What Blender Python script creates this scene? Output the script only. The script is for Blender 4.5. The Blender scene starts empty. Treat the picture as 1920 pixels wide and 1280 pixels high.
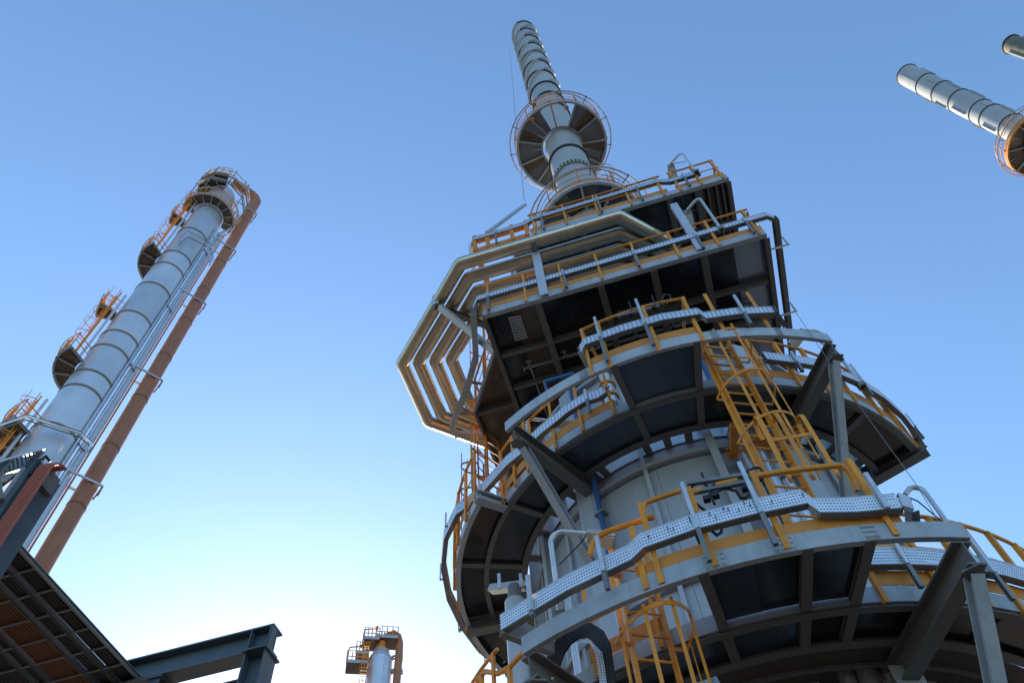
import bpy, math, random
from mathutils import Vector, Matrix
random.seed(7)
C = bpy.context.scene.collection
S = bpy.context.scene
R_ = math.radians

# ------------------------------------------------------------------ camera
F, CX, CY = 1470.0, 960.0, 640.0
def nrm(v): return Vector(v).normalized()
Zc = nrm((865 - CX, -275 - CY, F))
Yc = Vector((1775 - CX, 2940 - CY, F)).normalized()
Yc = (Yc - Zc * Yc.dot(Zc)).normalized()
Xc = Yc.cross(Zc)
CAM = Vector((0, 0, 1.7))
cam = bpy.data.objects.new('camera', bpy.data.cameras.new('camera')); C.objects.link(cam)
cam.data.sensor_width = 24.0; cam.data.lens = F / 1920 * 24.0
cam.data.clip_start = 0.1; cam.data.clip_end = 6000
rt = Vector((Xc.x, Yc.x, Zc.x)); dn = Vector((Xc.y, Yc.y, Zc.y)); fw = Vector((Xc.z, Yc.z, Zc.z))
m = Matrix.Identity(4)
for i in range(3):
    m[i][0] = rt[i]; m[i][1] = -dn[i]; m[i][2] = -fw[i]; m[i][3] = CAM[i]
cam.matrix_world = m
S.camera = cam

# ------------------------------------------------------------------ sky, sun, exposure
SUN_AZ, SUN_EL = -30.0, 21.0
w = bpy.data.worlds.new('World'); S.world = w; w.use_nodes = True
nt = w.node_tree; nt.nodes.clear()
sky = nt.nodes.new('ShaderNodeTexSky'); sky.sky_type = 'NISHITA'; sky.sun_disc = False
sky.sun_elevation = R_(SUN_EL); sky.sun_rotation = R_(SUN_AZ)
sky.air_density = 1.45; sky.dust_density = 0.8; sky.ozone_density = 5.4; sky.altitude = 50
bg = nt.nodes.new('ShaderNodeBackground'); bg.inputs['Strength'].default_value = 0.15
wo = nt.nodes.new('ShaderNodeOutputWorld')
nt.links.new(sky.outputs[0], bg.inputs[0]); nt.links.new(bg.outputs[0], wo.inputs[0])
sun = bpy.data.objects.new('sun', bpy.data.lights.new('sun', 'SUN')); C.objects.link(sun)
sun.data.energy = 5.0; sun.data.angle = R_(0.5); sun.data.color = (1.0, 0.80, 0.56)
sd = Vector((math.sin(R_(SUN_AZ)) * math.cos(R_(SUN_EL)), math.cos(R_(SUN_AZ)) * math.cos(R_(SUN_EL)), math.sin(R_(SUN_EL))))
sun.rotation_euler = sd.to_track_quat('Z', 'Y').to_euler()
S.view_settings.view_transform = 'Standard'; S.view_settings.look = 'None'
S.view_settings.gamma = 1.0; S.view_settings.use_curve_mapping = False
S.view_settings.exposure = 1.02
try:
    S.cycles.max_bounces = 8; S.cycles.sample_clamp_indirect = 4.0; S.cycles.glossy_bounces = 4; S.cycles.transparent_max_bounces = 12
except Exception: pass

# ------------------------------------------------------------------ survey helpers: a sight line met with a real surface
def ray(px, py):
    v = Vector((px - CX, py - CY, F)).normalized()
    return rt * v.x + dn * v.y + fw * v.z
def at_z(px, py, z):
    d = ray(px, py); return CAM + d * ((z - CAM.z) / d.z)
def at_y(px, py, y):
    d = ray(px, py); return CAM + d * (y / d.y)
def at_d(px, py, D):
    d = ray(px, py); return CAM + d * (D / math.hypot(d.x, d.y))
AX = Vector((0.806, 11.973, 0))           # axis of the main furnace
def at_r(px, py, R, c=None):
    c = AX if c is None else c
    d = ray(px, py); a = d.x**2 + d.y**2; b = -2 * (d.x * c.x + d.y * c.y); q = c.x**2 + c.y**2 - R * R
    disc = max(0, b * b - 4 * a * q)
    return CAM + d * ((-b - math.sqrt(disc)) / (2 * a))
def pol(R, az, z, c=None):
    c = AX if c is None else c
    return Vector((c.x + R * math.sin(R_(az)), c.y - R * math.cos(R_(az)), z))
UP = Vector((0, 0, 1))

# ------------------------------------------------------------------ mesh builder
class B:
    def __init__(s): s.v = []; s.f = []; s.uv = None
    def quad8(s, pts):
        o = len(s.v); s.v += [tuple(p) for p in pts]
        for q in ((0,3,2,1),(4,5,6,7),(0,1,5,4),(1,2,6,5),(2,3,7,6),(3,0,4,7)): s.f.append([o+i for i in q])
        return s
    def box(s, c, sx, sy, sz, rz=0):
        c = Vector(c); x = Vector((math.cos(rz), math.sin(rz), 0)) * sx/2; y = Vector((-math.sin(rz), math.cos(rz), 0)) * sy/2; z = UP*sz/2
        return s.quad8([c-x-y-z, c+x-y-z, c+x+y-z, c-x+y-z, c-x-y+z, c+x-y+z, c+x+y+z, c-x+y+z])
    def beam(s, p, q, w, h, up=UP, off=(0, 0)):
        p = Vector(p); q = Vector(q); t = (q-p).normalized()
        up = Vector(up)
        if abs(t.dot(up)) > 0.98: up = Vector((0, -1, 0)) if abs(t.z) > .9 else UP
        sd_ = t.cross(up).normalized(); u = sd_.cross(t).normalized()
        p = p + sd_*off[0] + u*off[1]; q = q + sd_*off[0] + u*off[1]
        a = sd_*w/2; b = u*h/2
        return s.quad8([p-a-b, p+a-b, p+a+b, p-a+b, q-a-b, q+a-b, q+a+b, q-a+b])
    def ibeam(s, p, q, w, h, up=UP, tf=.018, tw=.014):
        s.beam(p, q, w, tf, up, (0, h/2-tf/2)); s.beam(p, q, w, tf, up, (0, -h/2+tf/2))
        return s.beam(p, q, tw, h-2*tf, up)
    def channel(s, p, q, w, h, up=UP, t=.014, side=1):   # web on one side, two flanges
        s.beam(p, q, t, h, up, (side*(w/2-t/2), 0))
        s.beam(p, q, w-t, t, up, (-side*t/2, h/2-t/2)); return s.beam(p, q, w-t, t, up, (-side*t/2, -h/2+t/2))
    def tube(s, pts, r, n=8, closed=False, caps=True):
        pts = [Vector(p) for p in pts]; k = len(pts); rings = []
        prev = None
        for i in range(k):
            if closed: a = (pts[i]-pts[i-1]).normalized(); b = (pts[(i+1) % k]-pts[i]).normalized()
            else:
                a = (pts[i]-pts[i-1]).normalized() if i else (pts[1]-pts[0]).normalized()
                b = (pts[i+1]-pts[i]).normalized() if i < k-1 else a
            t = (a+b)
            t = t.normalized() if t.length > 1e-6 else a
            ref = prev if prev is not None else (UP if abs(t.z) < .9 else Vector((1, 0, 0)))
            u = (ref - t*ref.dot(t)).normalized(); prev = u
            w_ = t.cross(u)
            k_ = 1/max(.5, math.sqrt(max(0, (1+a.dot(b))/2)))
            bis = (b-a)
            o = len(s.v)
            for j in range(n):
                an = 2*math.pi*j/n; dv = u*math.cos(an)*r + w_*math.sin(an)*r
                if bis.length > 1e-5:
                    bn = bis.normalized(); dv = dv + bn*dv.dot(bn)*(k_-1)
                s.v.append(tuple(pts[i]+dv))
            rings.append(o)
        rr = range(k if closed else k-1)
        for i in rr:
            o, p = rings[i], rings[(i+1) % k]
            for j in range(n): s.f.append([o+j, o+(j+1) % n, p+(j+1) % n, p+j])
        if caps and not closed:
            s.f.append([rings[0]+j for j in reversed(range(n))]); s.f.append([rings[-1]+j for j in range(n)])
        return s
    def arc(s, R0, R1, z0, z1, a0, a1, n=None, c=None):
        n = n or max(2, int(abs(a1-a0)/3)); o = len(s.v)
        full = abs(a1-a0) >= 359.9
        for i in range(n if full else n+1):
            a = a0+(a1-a0)*i/n
            for (r, z) in ((R0, z0), (R1, z0), (R1, z1), (R0, z1)): s.v.append(tuple(pol(r, a, z, c)))
        m_ = n
        for i in range(m_):
            p = o+4*i; q = o+4*((i+1) % n) if full else p+4
            for j in range(4): s.f.append([p+j, p+(j+1) % 4, q+(j+1) % 4, q+j])
        if not full:
            s.f.append([o+3, o+2, o+1, o]); e = o+4*n; s.f.append([e, e+1, e+2, e+3])
        return s
    def lathe(s, prof, c, n=32, a0=0, a1=360):
        full = abs(a1-a0) >= 359.9; o = len(s.v); k = len(prof); N = n if full else n+1
        for i in range(N):
            a = a0+(a1-a0)*i/n
            for r, z in prof: s.v.append(tuple(pol(r, a, z, c)))
        for i in range(n):
            p = o+k*i; q = o+k*((i+1) % N) if full else p+k
            for j in range(k-1): s.f.append([p+j, q+j, q+j+1, p+j+1])
        return s
    def prism(s, poly, z0, z1):
        o = len(s.v); k = len(poly)
        for z in (z0, z1):
            for p in poly: s.v.append((p[0], p[1], z))
        s.f.append([o+i for i in reversed(range(k))]); s.f.append([o+k+i for i in range(k)])
        for i in range(k): s.f.append([o+i, o+(i+1) % k, o+k+(i+1) % k, o+k+i])
        return s
    def build(s, name, mat, parent=None, smooth=False, kind=None, label=None):
        me = bpy.data.meshes.new(name); me.from_pydata(s.v, [], s.f)
        if s.uv:
            ul = me.uv_layers.new(name='UVMap')
            for i, l in enumerate(me.loops): ul.data[i].uv = s.uv[l.vertex_index]
        me.materials.append(M[mat] if isinstance(mat, str) else mat)
        if smooth:
            me.polygons.foreach_set('use_smooth', [True]*len(me.polygons)); me.set_sharp_from_angle(angle=R_(38))
        me.update()
        o = bpy.data.objects.new(name, me); C.objects.link(o)
        if parent is not None:
            o.parent = parent; o.matrix_parent_inverse = parent.matrix_basis.inverted()
        if kind: o['kind'] = kind
        if label: o['label'] = label
        return o

def thing(name, label, cat, loc=(0, 0, 0), group=None):
    o = bpy.data.objects.new(name, None); C.objects.link(o); o.location = loc
    o.empty_display_size = .3
    o['label'] = label; o['category'] = cat
    if group: o['group'] = group
    return o
def tag(o, label, cat, group=None):
    o['label'] = label; o['category'] = cat
    if group: o['group'] = group
    return o

# ------------------------------------------------------------------ materials
M = {}
def mat(name, col, rough=.5, metal=0., var=.12, scale=3., streak=0., dirt=(.12, .1, .08), bump=.0, spec=.5, coat=0.):
    ma = bpy.data.materials.new(name); ma.use_nodes = True; n = ma.node_tree.nodes; L = ma.node_tree.links
    b = n['Principled BSDF']; b.inputs['Metallic'].default_value = metal; b.inputs['Specular IOR Level'].default_value = spec
    tc = n.new('ShaderNodeNewGeometry')
    n1 = n.new('ShaderNodeTexNoise'); n1.inputs['Scale'].default_value = scale; n1.inputs['Detail'].default_value = 6
    n1.inputs['Roughness'].default_value = .65
    L.new(tc.outputs['Position'], n1.inputs['Vector'])
    mp = n.new('ShaderNodeMapRange'); mp.inputs[1].default_value = .3; mp.inputs[2].default_value = .7
    mp.inputs[3].default_value = 1-var; mp.inputs[4].default_value = 1+var
    L.new(n1.outputs['Fac'], mp.inputs[0])
    mx = n.new('ShaderNodeMix'); mx.data_type = 'RGBA'; mx.blend_type = 'MULTIPLY'; mx.inputs['Factor'].default_value = 1
    mx.inputs['A'].default_value = (*col, 1); L.new(mp.outputs[0], mx.inputs['B'])
    out = mx.outputs['Result']
    if streak > 0:
        mpn = n.new('ShaderNodeMapping'); mpn.inputs['Scale'].default_value = (6, 6, .7); L.new(tc.outputs['Position'], mpn.inputs['Vector'])
        n2 = n.new('ShaderNodeTexNoise'); n2.inputs['Scale'].default_value = 1.6; n2.inputs['Detail'].default_value = 8; n2.inputs['Roughness'].default_value = .7
        L.new(mpn.outputs[0], n2.inputs['Vector'])
        r2 = n.new('ShaderNodeMapRange'); r2.inputs[1].default_value = .52; r2.inputs[2].default_value = .78; r2.inputs[3].default_value = 0; r2.inputs[4].default_value = streak
        L.new(n2.outputs['Fac'], r2.inputs[0])
        m2 = n.new('ShaderNodeMix'); m2.data_type = 'RGBA'; L.new(r2.outputs[0], m2.inputs['Factor']); L.new(out, m2.inputs['A']); m2.inputs['B'].default_value = (*dirt, 1)
        out = m2.outputs['Result']
    oi = n.new('ShaderNodeObjectInfo'); ro = n.new('ShaderNodeMapRange'); ro.inputs[3].default_value = .9; ro.inputs[4].default_value = 1.08
    L.new(oi.outputs['Random'], ro.inputs[0])
    m3 = n.new('ShaderNodeMix'); m3.data_type = 'RGBA'; m3.blend_type = 'MULTIPLY'; m3.inputs['Factor'].default_value = 1
    L.new(out, m3.inputs['A']); L.new(ro.outputs[0], m3.inputs['B']); out = m3.outputs['Result']
    L.new(out, b.inputs['Base Color'])
    rr = n.new('ShaderNodeMapRange'); rr.inputs[1].default_value = .3; rr.inputs[2].default_value = .7
    rr.inputs[3].default_value = max(.02, rough-.08); rr.inputs[4].default_value = min(1, rough+.1)
    L.new(n1.outputs['Fac'], rr.inputs[0]); L.new(rr.outputs[0], b.inputs['Roughness'])
    if bump:
        nb = n.new('ShaderNodeTexNoise'); nb.inputs['Scale'].default_value = 1.3; nb.inputs['Detail'].default_value = 2
        L.new(tc.outputs['Position'], nb.inputs['Vector'])
        bp = n.new('ShaderNodeBump'); bp.inputs['Strength'].default_value = bump; bp.inputs['Distance'].default_value = .25
        L.new(nb.outputs['Fac'], bp.inputs['Height']); L.new(bp.outputs[0], b.inputs['Normal'])
    M[name] = ma; return ma
mat('steel', (.40, .45, .50), .42, 0, .14, 3, .55, (.2, .165, .12))
mat('splice', (.33, .38, .41), .5, 0, .2, 6, .6, (.2, .16, .11))
mat('bracket', (.15, .15, .145), .5, 0, .12, 5, .3, (.12, .1, .07))  # same paint as steel, darkened for undersides in shade
mat('shell', (.38, .425, .48), .45, 0, .10, .9, .35, (.26, .23, .19))
mat('stack', (.40, .44, .46), .42, 0, .08, .8, .35, (.34, .33, .29), bump=.03)
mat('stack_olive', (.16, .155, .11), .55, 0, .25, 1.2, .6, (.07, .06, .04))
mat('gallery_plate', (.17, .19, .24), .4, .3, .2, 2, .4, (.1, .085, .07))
mat('stack_dark', (.06, .065, .07), .55, 0, .2, 4)
mat('column', (.62, .66, .70), .36, .5, .07, .5, .12, (.36, .4, .44), bump=.05)
mat('yellow', (.72, .275, .016), .48, 0, .2, 6, .6, (.34, .14, .035))
mat('orange', (.62, .24, .03), .45, 0, .12, 5, .3, (.3, .12, .03))
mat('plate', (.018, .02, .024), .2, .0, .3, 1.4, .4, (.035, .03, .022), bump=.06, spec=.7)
mat('plate_brown', (.12, .1, .075), .3, .2, .3, 2, .6, (.05, .04, .03), bump=.05)
mat('galv', (.56, .6, .64), .38, .45, .10, 8)
mat('plate_blue_sheen', (.045, .062, .095), .22, .1, .2, 1.4, .3, (.05, .055, .06), bump=.05, spec=.7)  # dark plate copy with a bluish reflection tinted into its colour
mat('plate_lit_blue', (.30, .37, .48), .24, .6, .15, 1.4, .35, (.16, .16, .17), bump=.04)  # plate copy lightened and blued where more light reaches the underside
mat('band_gold', (.26, .22, .15), .45, .2, .1, 4)
mat('cable_rust', (.13, .04, .014), .5, 0, .15, 9)
mat('plate_pale_sheen', (.62, .68, .80), .2, .9, .15, 1.4, .4, (.22, .24, .28), bump=.04)  # pale blue tint puts the underside's reflected light into the colour
mat('skirt_brown_shade', (.075, .062, .048), .5, 0, .15, 1.2, .4, (.1, .075, .05))  # brown wall tone, darkened further for the shade below the lower ring
mat('galv_dark', (.2, .21, .21), .5, .3, .15, 6)
mat('alu', (.62, .55, .43), .33, 1.0, .08, 2.5, .2, (.3, .27, .2))
mat('alu_bright', (.74, .76, .76), .3, .9, .06, 3, bump=.02)
mat('brown', (.36, .14, .065), .5, 0, .12, 1.2, .35, (.2, .09, .05))
mat('blue', (.025, .10, .27), .35, 0, .1, 4)
mat('black', (.012, .012, .014), .45, 0, .2, 6)
mat('cable_orange', (.36, .085, .04), .5, 0, .15, 9)
mat('navy', (.075, .10, .125), .42, 0, .12, 3, .2, (.09, .08, .07))
mat('grate', (.05, .052, .055), .6, .2, .2, 6)
mat('lamp_glass', (.6, .62, .6), .1, 0, .05, 3)
mat('lamp_body', (.42, .4, .36), .45, .2, .1, 5)
mat('rust', (.2, .1, .05), .7, 0, .25, 6)

def perforated(name, col, pu, pv, fu, fv, stagger=False, amt=1.0):
    ma = mat(name, col, .4, .45, .08, 8); n = ma.node_tree.nodes; L = ma.node_tree.links
    b = n['Principled BSDF']; out = n['Material Output']
    uv = n.new('ShaderNodeUVMap'); sp = n.new('ShaderNodeSeparateXYZ'); L.new(uv.outputs[0], sp.inputs[0])
    def mth(op, a, bb=None):
        x = n.new('ShaderNodeMath'); x.operation = op
        for i, q in enumerate((a, bb)):
            if q is None: continue
            if isinstance(q, (int, float)): x.inputs[i].default_value = q
            else: L.new(q, x.inputs[i])
        return x.outputs[0]
    vr = mth('DIVIDE', sp.outputs['Y'], pv)
    ur = mth('DIVIDE', sp.outputs['X'], pu)
    if stagger: ur = mth('ADD', ur, mth('MULTIPLY', mth('MODULO', mth('FLOOR', vr), 2.0), .5))
    a = mth('LESS_THAN', mth('FRACT', ur), fu); c = mth('LESS_THAN', mth('FRACT', vr), fv)
    fac = mth('MULTIPLY', mth('MULTIPLY', a, c), amt)
    tr = n.new('ShaderNodeBsdfTransparent'); ms = n.new('ShaderNodeMixShader')
    L.new(fac, ms.inputs[0]); L.new(b.outputs[0], ms.inputs[1]); L.new(tr.outputs[0], ms.inputs[2]); L.new(ms.outputs[0], out.inputs[0])
    return ma
perforated('perf', (.70, .76, .84), .032, .041, .52, .34)
perforated('perf_far', (.70, .76, .84), .07, .3, .42, .8, amt=.36)
perforated('perf_dark', (.06, .062, .065), .06, .05, .42, .34, True)

# ground: one sheet of gravel, toned dark to carry the plant's shade
g = mat('ground', (.078, .069, .058), .85, 0, .3, .35, 0)
gb = B(); gb.v = [(-4000, -4000, 0), (4000, -4000, 0), (4000, 4000, 0), (-4000, 4000, 0)]; gb.f = [[0, 1, 2, 3]]
go = gb.build('ground', 'ground'); go['kind'] = 'structure'

# ------------------------------------------------------------------ generic pieces
def handrail(parent, pts, z0, posts, top=1.1, mid=.55, r=.026, mname='yellow', toe=True, out=None, foot=.0):
    """pts: polyline (xy) ; posts: list of (xy); all as Vectors"""
    P = [Vector((p.x, p.y, z0+top)) for p in pts]
    B().tube(P, r, 8).build('top_rail', mname, parent, True)
    Q = [Vector((p.x, p.y, z0+mid)) for p in pts]
    for i in range(len(Q)-1): pass
    b = B()
    for i in range(len(Q)-1): b.beam(Q[i], Q[i+1], .01, .05)
    b.build('mid_rail', mname, parent)
    if toe:
        b = B()
        for i in range(len(pts)-1):
            b.beam((pts[i].x, pts[i].y, z0+.1), (pts[i+1].x, pts[i+1].y, z0+.1), .008, .19)
        b.build('toe_plate', 'orange', parent)
    for p, nv in posts:
        q = p + nv*.035
        b = B(); s_ = nv.cross(UP)
        b.beam((q.x, q.y, z0-foot), (q.x, q.y, z0+top-.01), .052, .012, up=nv)
        b.beam((q.x+s_.x*.022-nv.x*.03, q.y+s_.y*.022-nv.y*.03, z0-foot), (q.x+s_.x*.022-nv.x*.03, q.y+s_.y*.022-nv.y*.03, z0+top-.01), .012, .055, up=nv)
        b.build('handrail_post', mname, parent)
def ring_handrail(parent, R, a0, a1, z0, posts, c=None, n=None, **k):
    n = n or max(3, int(abs(a1-a0)/3))
    pts = [pol(R, a0+(a1-a0)*i/n, 0, c) for i in range(n+1)]
    ps = []
    for a in posts:
        p = pol(R, a, 0, c); cc = AX if c is None else c
        nv = (p-Vector((cc.x, cc.y, 0))).normalized(); ps.append((p, nv))
    handrail(parent, pts, z0, ps, **k)

def tray(name, label, pts, h, group=None, posts=(), perf='perf', flange=.085, cat='cable tray', solid='galv_dark', inward=None, hidepart=None):
    """perforated tray standing on edge; pts = centre line of its outer face, posts=(point index or xyz foot/top pairs)"""
    o = thing(name, label, cat, tuple(pts[0]), group)
    b = B(); b.uv = []; u = 0
    fl = B(); fl2 = B()
    N = len(pts); nv = []
    for i in range(N):
        t = (pts[min(i+1, N-1)]-pts[max(i-1, 0)]); t.z = 0
        if t.length < 1e-4: t = Vector((1, 0, 0))
        nv.append(Vector((t.y, -t.x, 0)).normalized())     # outward = right of travel
    for i in range(N):
        if i: u += (pts[i]-pts[i-1]).length
        for k in (-1, 1):
            b.v.append(tuple(pts[i]+UP*k*h/2)); b.uv.append((u, (k+1)/2*h))
    for i in range(N-1): b.f.append([2*i, 2*i+2, 2*i+3, 2*i+1])
    b.build('tray_web', perf, o)
    for sgn, fb in ((-1, fl), (1, fl2)):
        for i in range(N):
            p = pts[i]+UP*sgn*(h/2+.004*0); q = p-nv[i]*flange
            p = p + nv[i]*.004
            fb.v += [tuple(p-UP*.006), tuple(q-UP*.006), tuple(q+UP*.006), tuple(p+UP*.006)]
        for i in range(N-1):
            a, c = 4*i, 4*i+4
            for j in range(4): fb.f.append([a+j, a+(j+1) % 4, c+(j+1) % 4, c+j])
        fb.f.append([3, 2, 1, 0]); e = 4*(N-1); fb.f.append([e, e+1, e+2, e+3])
    fl.build('lower_flange', solid, o); fl2.build('upper_flange', 'galv', o)
    for dz, r_, of in ((-.22, .017, .04), (.02, .021, .045), (.26, .014, .04)):
        B().tube([pts[i]-nv[i]*of+UP*h*dz+Vector((random.uniform(-.006, .006), 0, random.uniform(-.008, .008))) for i in range(N)], r_, 6).build('cable', 'black', o, True)
    # joint covers where lengths meet
    for p in posts:
        foot, top, nn = p
        zc = min((q-top).to_2d().length*10+abs(0) and (q-top).to_2d().length*1000+q.z for q in pts) if False else min(pts, key=lambda q: (q-top).to_2d().length).z
        zb = zc-h/2-.02
        bb = B(); bb.beam((top.x, top.y, zb), top, .045, .03, up=nn); bb.build('tray_post', 'galv', o)
        q = foot-nn*.02; bb = B(); bb.channel((q.x, q.y, foot.z), (q.x, q.y, zb+.01), .05, .05, up=nn); bb.build('shaded_leg', 'galv_dark', o)  # lower length of the post in darker grey, painting the shade below the tray
    return o
def nvec(p, c=None):
    c = AX if c is None else c
    return Vector((p.x-c.x, p.y-c.y, 0)).normalized()

def caged_ladder(name, label, pL, pR, z0, z1, nv, hoops, strip_z=None, rung=.3, rad=.36, group=None, mname='yellow', ladder_extra=0, n_strip=5, sw=.055, cat='ladder', rr=.012, depth=1.75):
    o = thing(name, label, cat, ((pL.x+pR.x)/2, (pL.y+pR.y)/2, z0), group)
    for p in (pL, pR):
        B().beam((p.x, p.y, z0), (p.x, p.y, z1), sw*.35, sw*1.25, up=nv).build('stringer', mname, o)
    z = z0+.15
    while z < z1-.1:
        B().tube([(pL.x, pL.y, z), (pR.x, pR.y, z)], rr, 6).build('rung', mname, o); z += rung
    mid = (pL+pR)/2; sv = (pR-pL).normalized(); hw = (pR-pL).length/2
    arcp = []
    for i in range(15):
        a = math.pi*(i/14)
        arcp.append(Vector((mid.x, mid.y, 0)) - sv*math.cos(a)*max(rad, hw) + nv*(math.sin(a)*rad*depth))
    for z in hoops:
        b = B(); pts = [Vector((pL.x, pL.y, z))]+[Vector((p.x, p.y, z)) for p in arcp]+[Vector((pR.x, pR.y, z))]
        for i in range(len(pts)-1): b.beam(pts[i], pts[i+1], .009, .05)
        b.build('cage_hoop', mname, o)
    if hoops:
        s0, s1 = strip_z or (min(hoops)-.05, max(hoops)+.05)
        for k in range(n_strip):
            i = 1+round(12*k/(n_strip-1)); p = arcp[i]
            d = (p-Vector((mid.x, mid.y, 0))).normalized()
            q = p-d*.012
            B().beam((q.x, q.y, s0), (q.x, q.y, s1), .04, .008, up=d).build('cage_strip', mname, o)
    return o

def floodlight(name, label, base, h, arm, hd, group=None, body='lamp_body', r=.032, wid=.13):
    """bent pole rising h from base, reaching along arm, with a flat lantern hung at its end"""
    o = thing(name, label, 'floodlight', tuple(base), group)
    base = Vector(base); arm = Vector(arm); pts = [base, base+UP*(h-.15)]
    for i in range(1, 6):
        a = math.pi/2*i/5; pts.append(base+UP*(h-.15+.15*math.sin(a))+arm.normalized()*.15*(1-math.cos(a)))
    pts.append(base+UP*(h-.06)+arm)
    B().tube(pts, r, 8).build('pole', 'galv', o, True)
    B().box(base+UP*.05, .12, .12, .1).build('base_bracket', 'galv_dark', o)
    hdv = Vector(hd); e = pts[-1]
    s_ = hdv.normalized().cross(UP).normalized()
    b = B()
    L_, w_, t_ = hdv.length, wid, .075*wid/.13
    a = e; z = e+hdv
    b.quad8([a-s_*w_*.7-UP*t_, a+s_*w_*.7-UP*t_, z+s_*w_-UP*t_, z-s_*w_-UP*t_, a-s_*w_*.6+UP*.0, a+s_*w_*.6+UP*.0, z+s_*w_*.85+UP*.02, z-s_*w_*.85+UP*.02])
    hb = b.build('lantern', body, o)
    b = B(); a2 = a+hdv*.18; z2 = a+hdv*.95
    b.quad8([a2-s_*w_*.6-UP*(t_+.012), a2+s_*w_*.6-UP*(t_+.012), z2+s_*w_*.82-UP*(t_+.012), z2-s_*w_*.82-UP*(t_+.012),
             a2-s_*w_*.6-UP*(t_-.004), a2+s_*w_*.6-UP*(t_-.004), z2+s_*w_*.82-UP*(t_-.004), z2-s_*w_*.82-UP*(t_-.004)])
    b.build('lens', 'lamp_glass', hb)
    c = B().tube([e-UP*.03, e-UP*.16-arm.normalized()*.1, base+UP*(h*.6)+arm.normalized()*.06], .009, 6).build('flex_cable', 'black', o, True)
    return o

def floor_plate(parent, R0, R1, a0, a1, z, name='floor_plate', mname='plate', c=None, t=.012, tilt=.01):
    b = B(); b.arc(R0, R1, z, z+t, a0, a1, max(2, int(abs(a1-a0)/4)), c)
    cx = pol((R0+R1)/2, (a0+a1)/2, z, c); tx, ty = random.uniform(-tilt, tilt), random.uniform(-tilt, tilt)
    b.v = [(x, y, zz+(x-cx.x)*tx+(y-cx.y)*ty) for x, y, zz in b.v]
    return b.build(name, mname, parent)
# ================================================================== MAIN FURNACE
furn = thing('fired_heater', 'tall cylindrical light grey process furnace with a boxed upper section carrying the central chimney', 'furnace', (AX.x, AX.y, 0))
RS = 3.12
# lower wall: panels between uprights, storey by storey
def shell_storey(z0, z1, R, a0=-100, a1=100, step=18.2, m_='shell'):
    n = int(round((a1-a0)/step))
    for i in range(n):
        a = a0+(a1-a0)*i/n; b_ = a0+(a1-a0)*(i+1)/n
        B().arc(R-.05, R, z0, z1, a+.05, b_-.05, 5).build('shell_panel', m_, furn, True)
    # back half in one piece
    if a0 == -100 and a1 == 100: B().arc(R-.05, R-.004, z0, z1, a1, a0+360, 20).build('shell_panel', m_, furn, True)
shell_storey(0, 5.2, RS+.22, m_='skirt_brown_shade'); shell_storey(5.25, 6.55, RS+.22, a0=-100, a1=-8.5); shell_storey(5.25, 6.55, RS+.2, a0=-8.5, a1=100, m_='skirt_brown_shade'); shell_storey(6.65, 11.2, RS); shell_storey(11.35, 14.2, RS-.02)  # right side below the ring in shade-darkened brown, left in plain shell
for a in (-95, -75, -55, -32, 8, 31, 55, 80):
    p, q = pol(RS+.1, a, 0), pol(RS+.1, a, 14.2)
    n_ = nvec(p); wd = .3 if abs(a) in (32, 31) else .13
    b = B(); b.beam(p+n_*.09, q+n_*.09, wd, .018, up=n_); b.beam(p, q, .014, .16, up=n_); b.build('column_upright', 'shell', furn)
for a in (-84, -65, -44, -12, 19, 43, 68):
    p, q = pol(RS+.03, a, 6.7), pol(RS+.03, a, 14.1); n_ = nvec(p)
    b = B(); b.beam(p, q, .012, .07, up=n_); b.beam(p+n_*.04, q+n_*.04, .07, .01, up=n_); b.build('stiffener', 'shell', furn)
for z in (6.6, 8.9, 11.28, 13.0, 14.2):
    B().arc(RS-.06, RS+.09, z-.04, z+.04, 0, 360, 72).build('shell_girder', 'shell', furn)
b = B(); b.arc(.4, RS, 14.2, 14.25, 0, 360, 48); b.build('roof_plate', 'plate', furn)
# neck between round body and box
bx0, bx1, by0, by1 = -1.62, 3.23, 9.62, 14.4
for (p, q) in (((bx0+.5, by0+.4), (bx1-.5, by0+.4)), ((bx1-.5, by0+.4), (bx1-.5, by1-.4)), ((bx1-.5, by1-.4), (bx0+.5, by1-.4)), ((bx0+.5, by1-.4), (bx0+.5, by0+.4))):
    P, Q = Vector((*p, 0)), Vector((*q, 0)); n = max(3, int((Q-P).length/.9))
    for i in range(n):
        a = P+(Q-P)*(i+.02)/n; c = P+(Q-P)*(i+.98)/n
        B().beam((a.x, a.y, 15.13), (c.x, c.y, 15.13), .03, 1.74).build('neck_panel', 'plate_brown', furn)
# box: ribbed wall panels
for zz0, zz1 in ((16.12, 19.0), (19.42, 21.6)):
    for (p, q) in (((bx0, by0), (bx1, by0)), ((bx1, by0), (bx1, by1)), ((bx1, by1), (bx0, by1)), ((bx0, by1), (bx0, by0))):
        P, Q = Vector((*p, 0)), Vector((*q, 0)); n = max(4, int((Q-P).length/.8)); t = (Q-P).normalized(); nn = Vector((t.y, -t.x, 0))
        for i in range(n):
            a = P+(Q-P)*(i+.03)/n; c = P+(Q-P)*(i+.97)/n
            B().beam((a.x, a.y, (zz0+zz1)/2), (c.x, c.y, (zz0+zz1)/2), .03, zz1-zz0).build('box_panel', 'shell', furn)
        for i in range(n+1):
            a = P+(Q-P)*i/n+nn*.09
            B().ibeam((a.x, a.y, zz0), (a.x, a.y, zz1), .12, .14, up=nn).build('box_rib', 'steel', furn)
        for z in (zz0+.3, (zz0+zz1)/2, zz1-.2):
            a = P+nn*.2; c = Q+nn*.2
            B().beam((a.x, a.y, z), (c.x, c.y, z), .08, .14).build('box_girt', 'bracket', furn)
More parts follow.
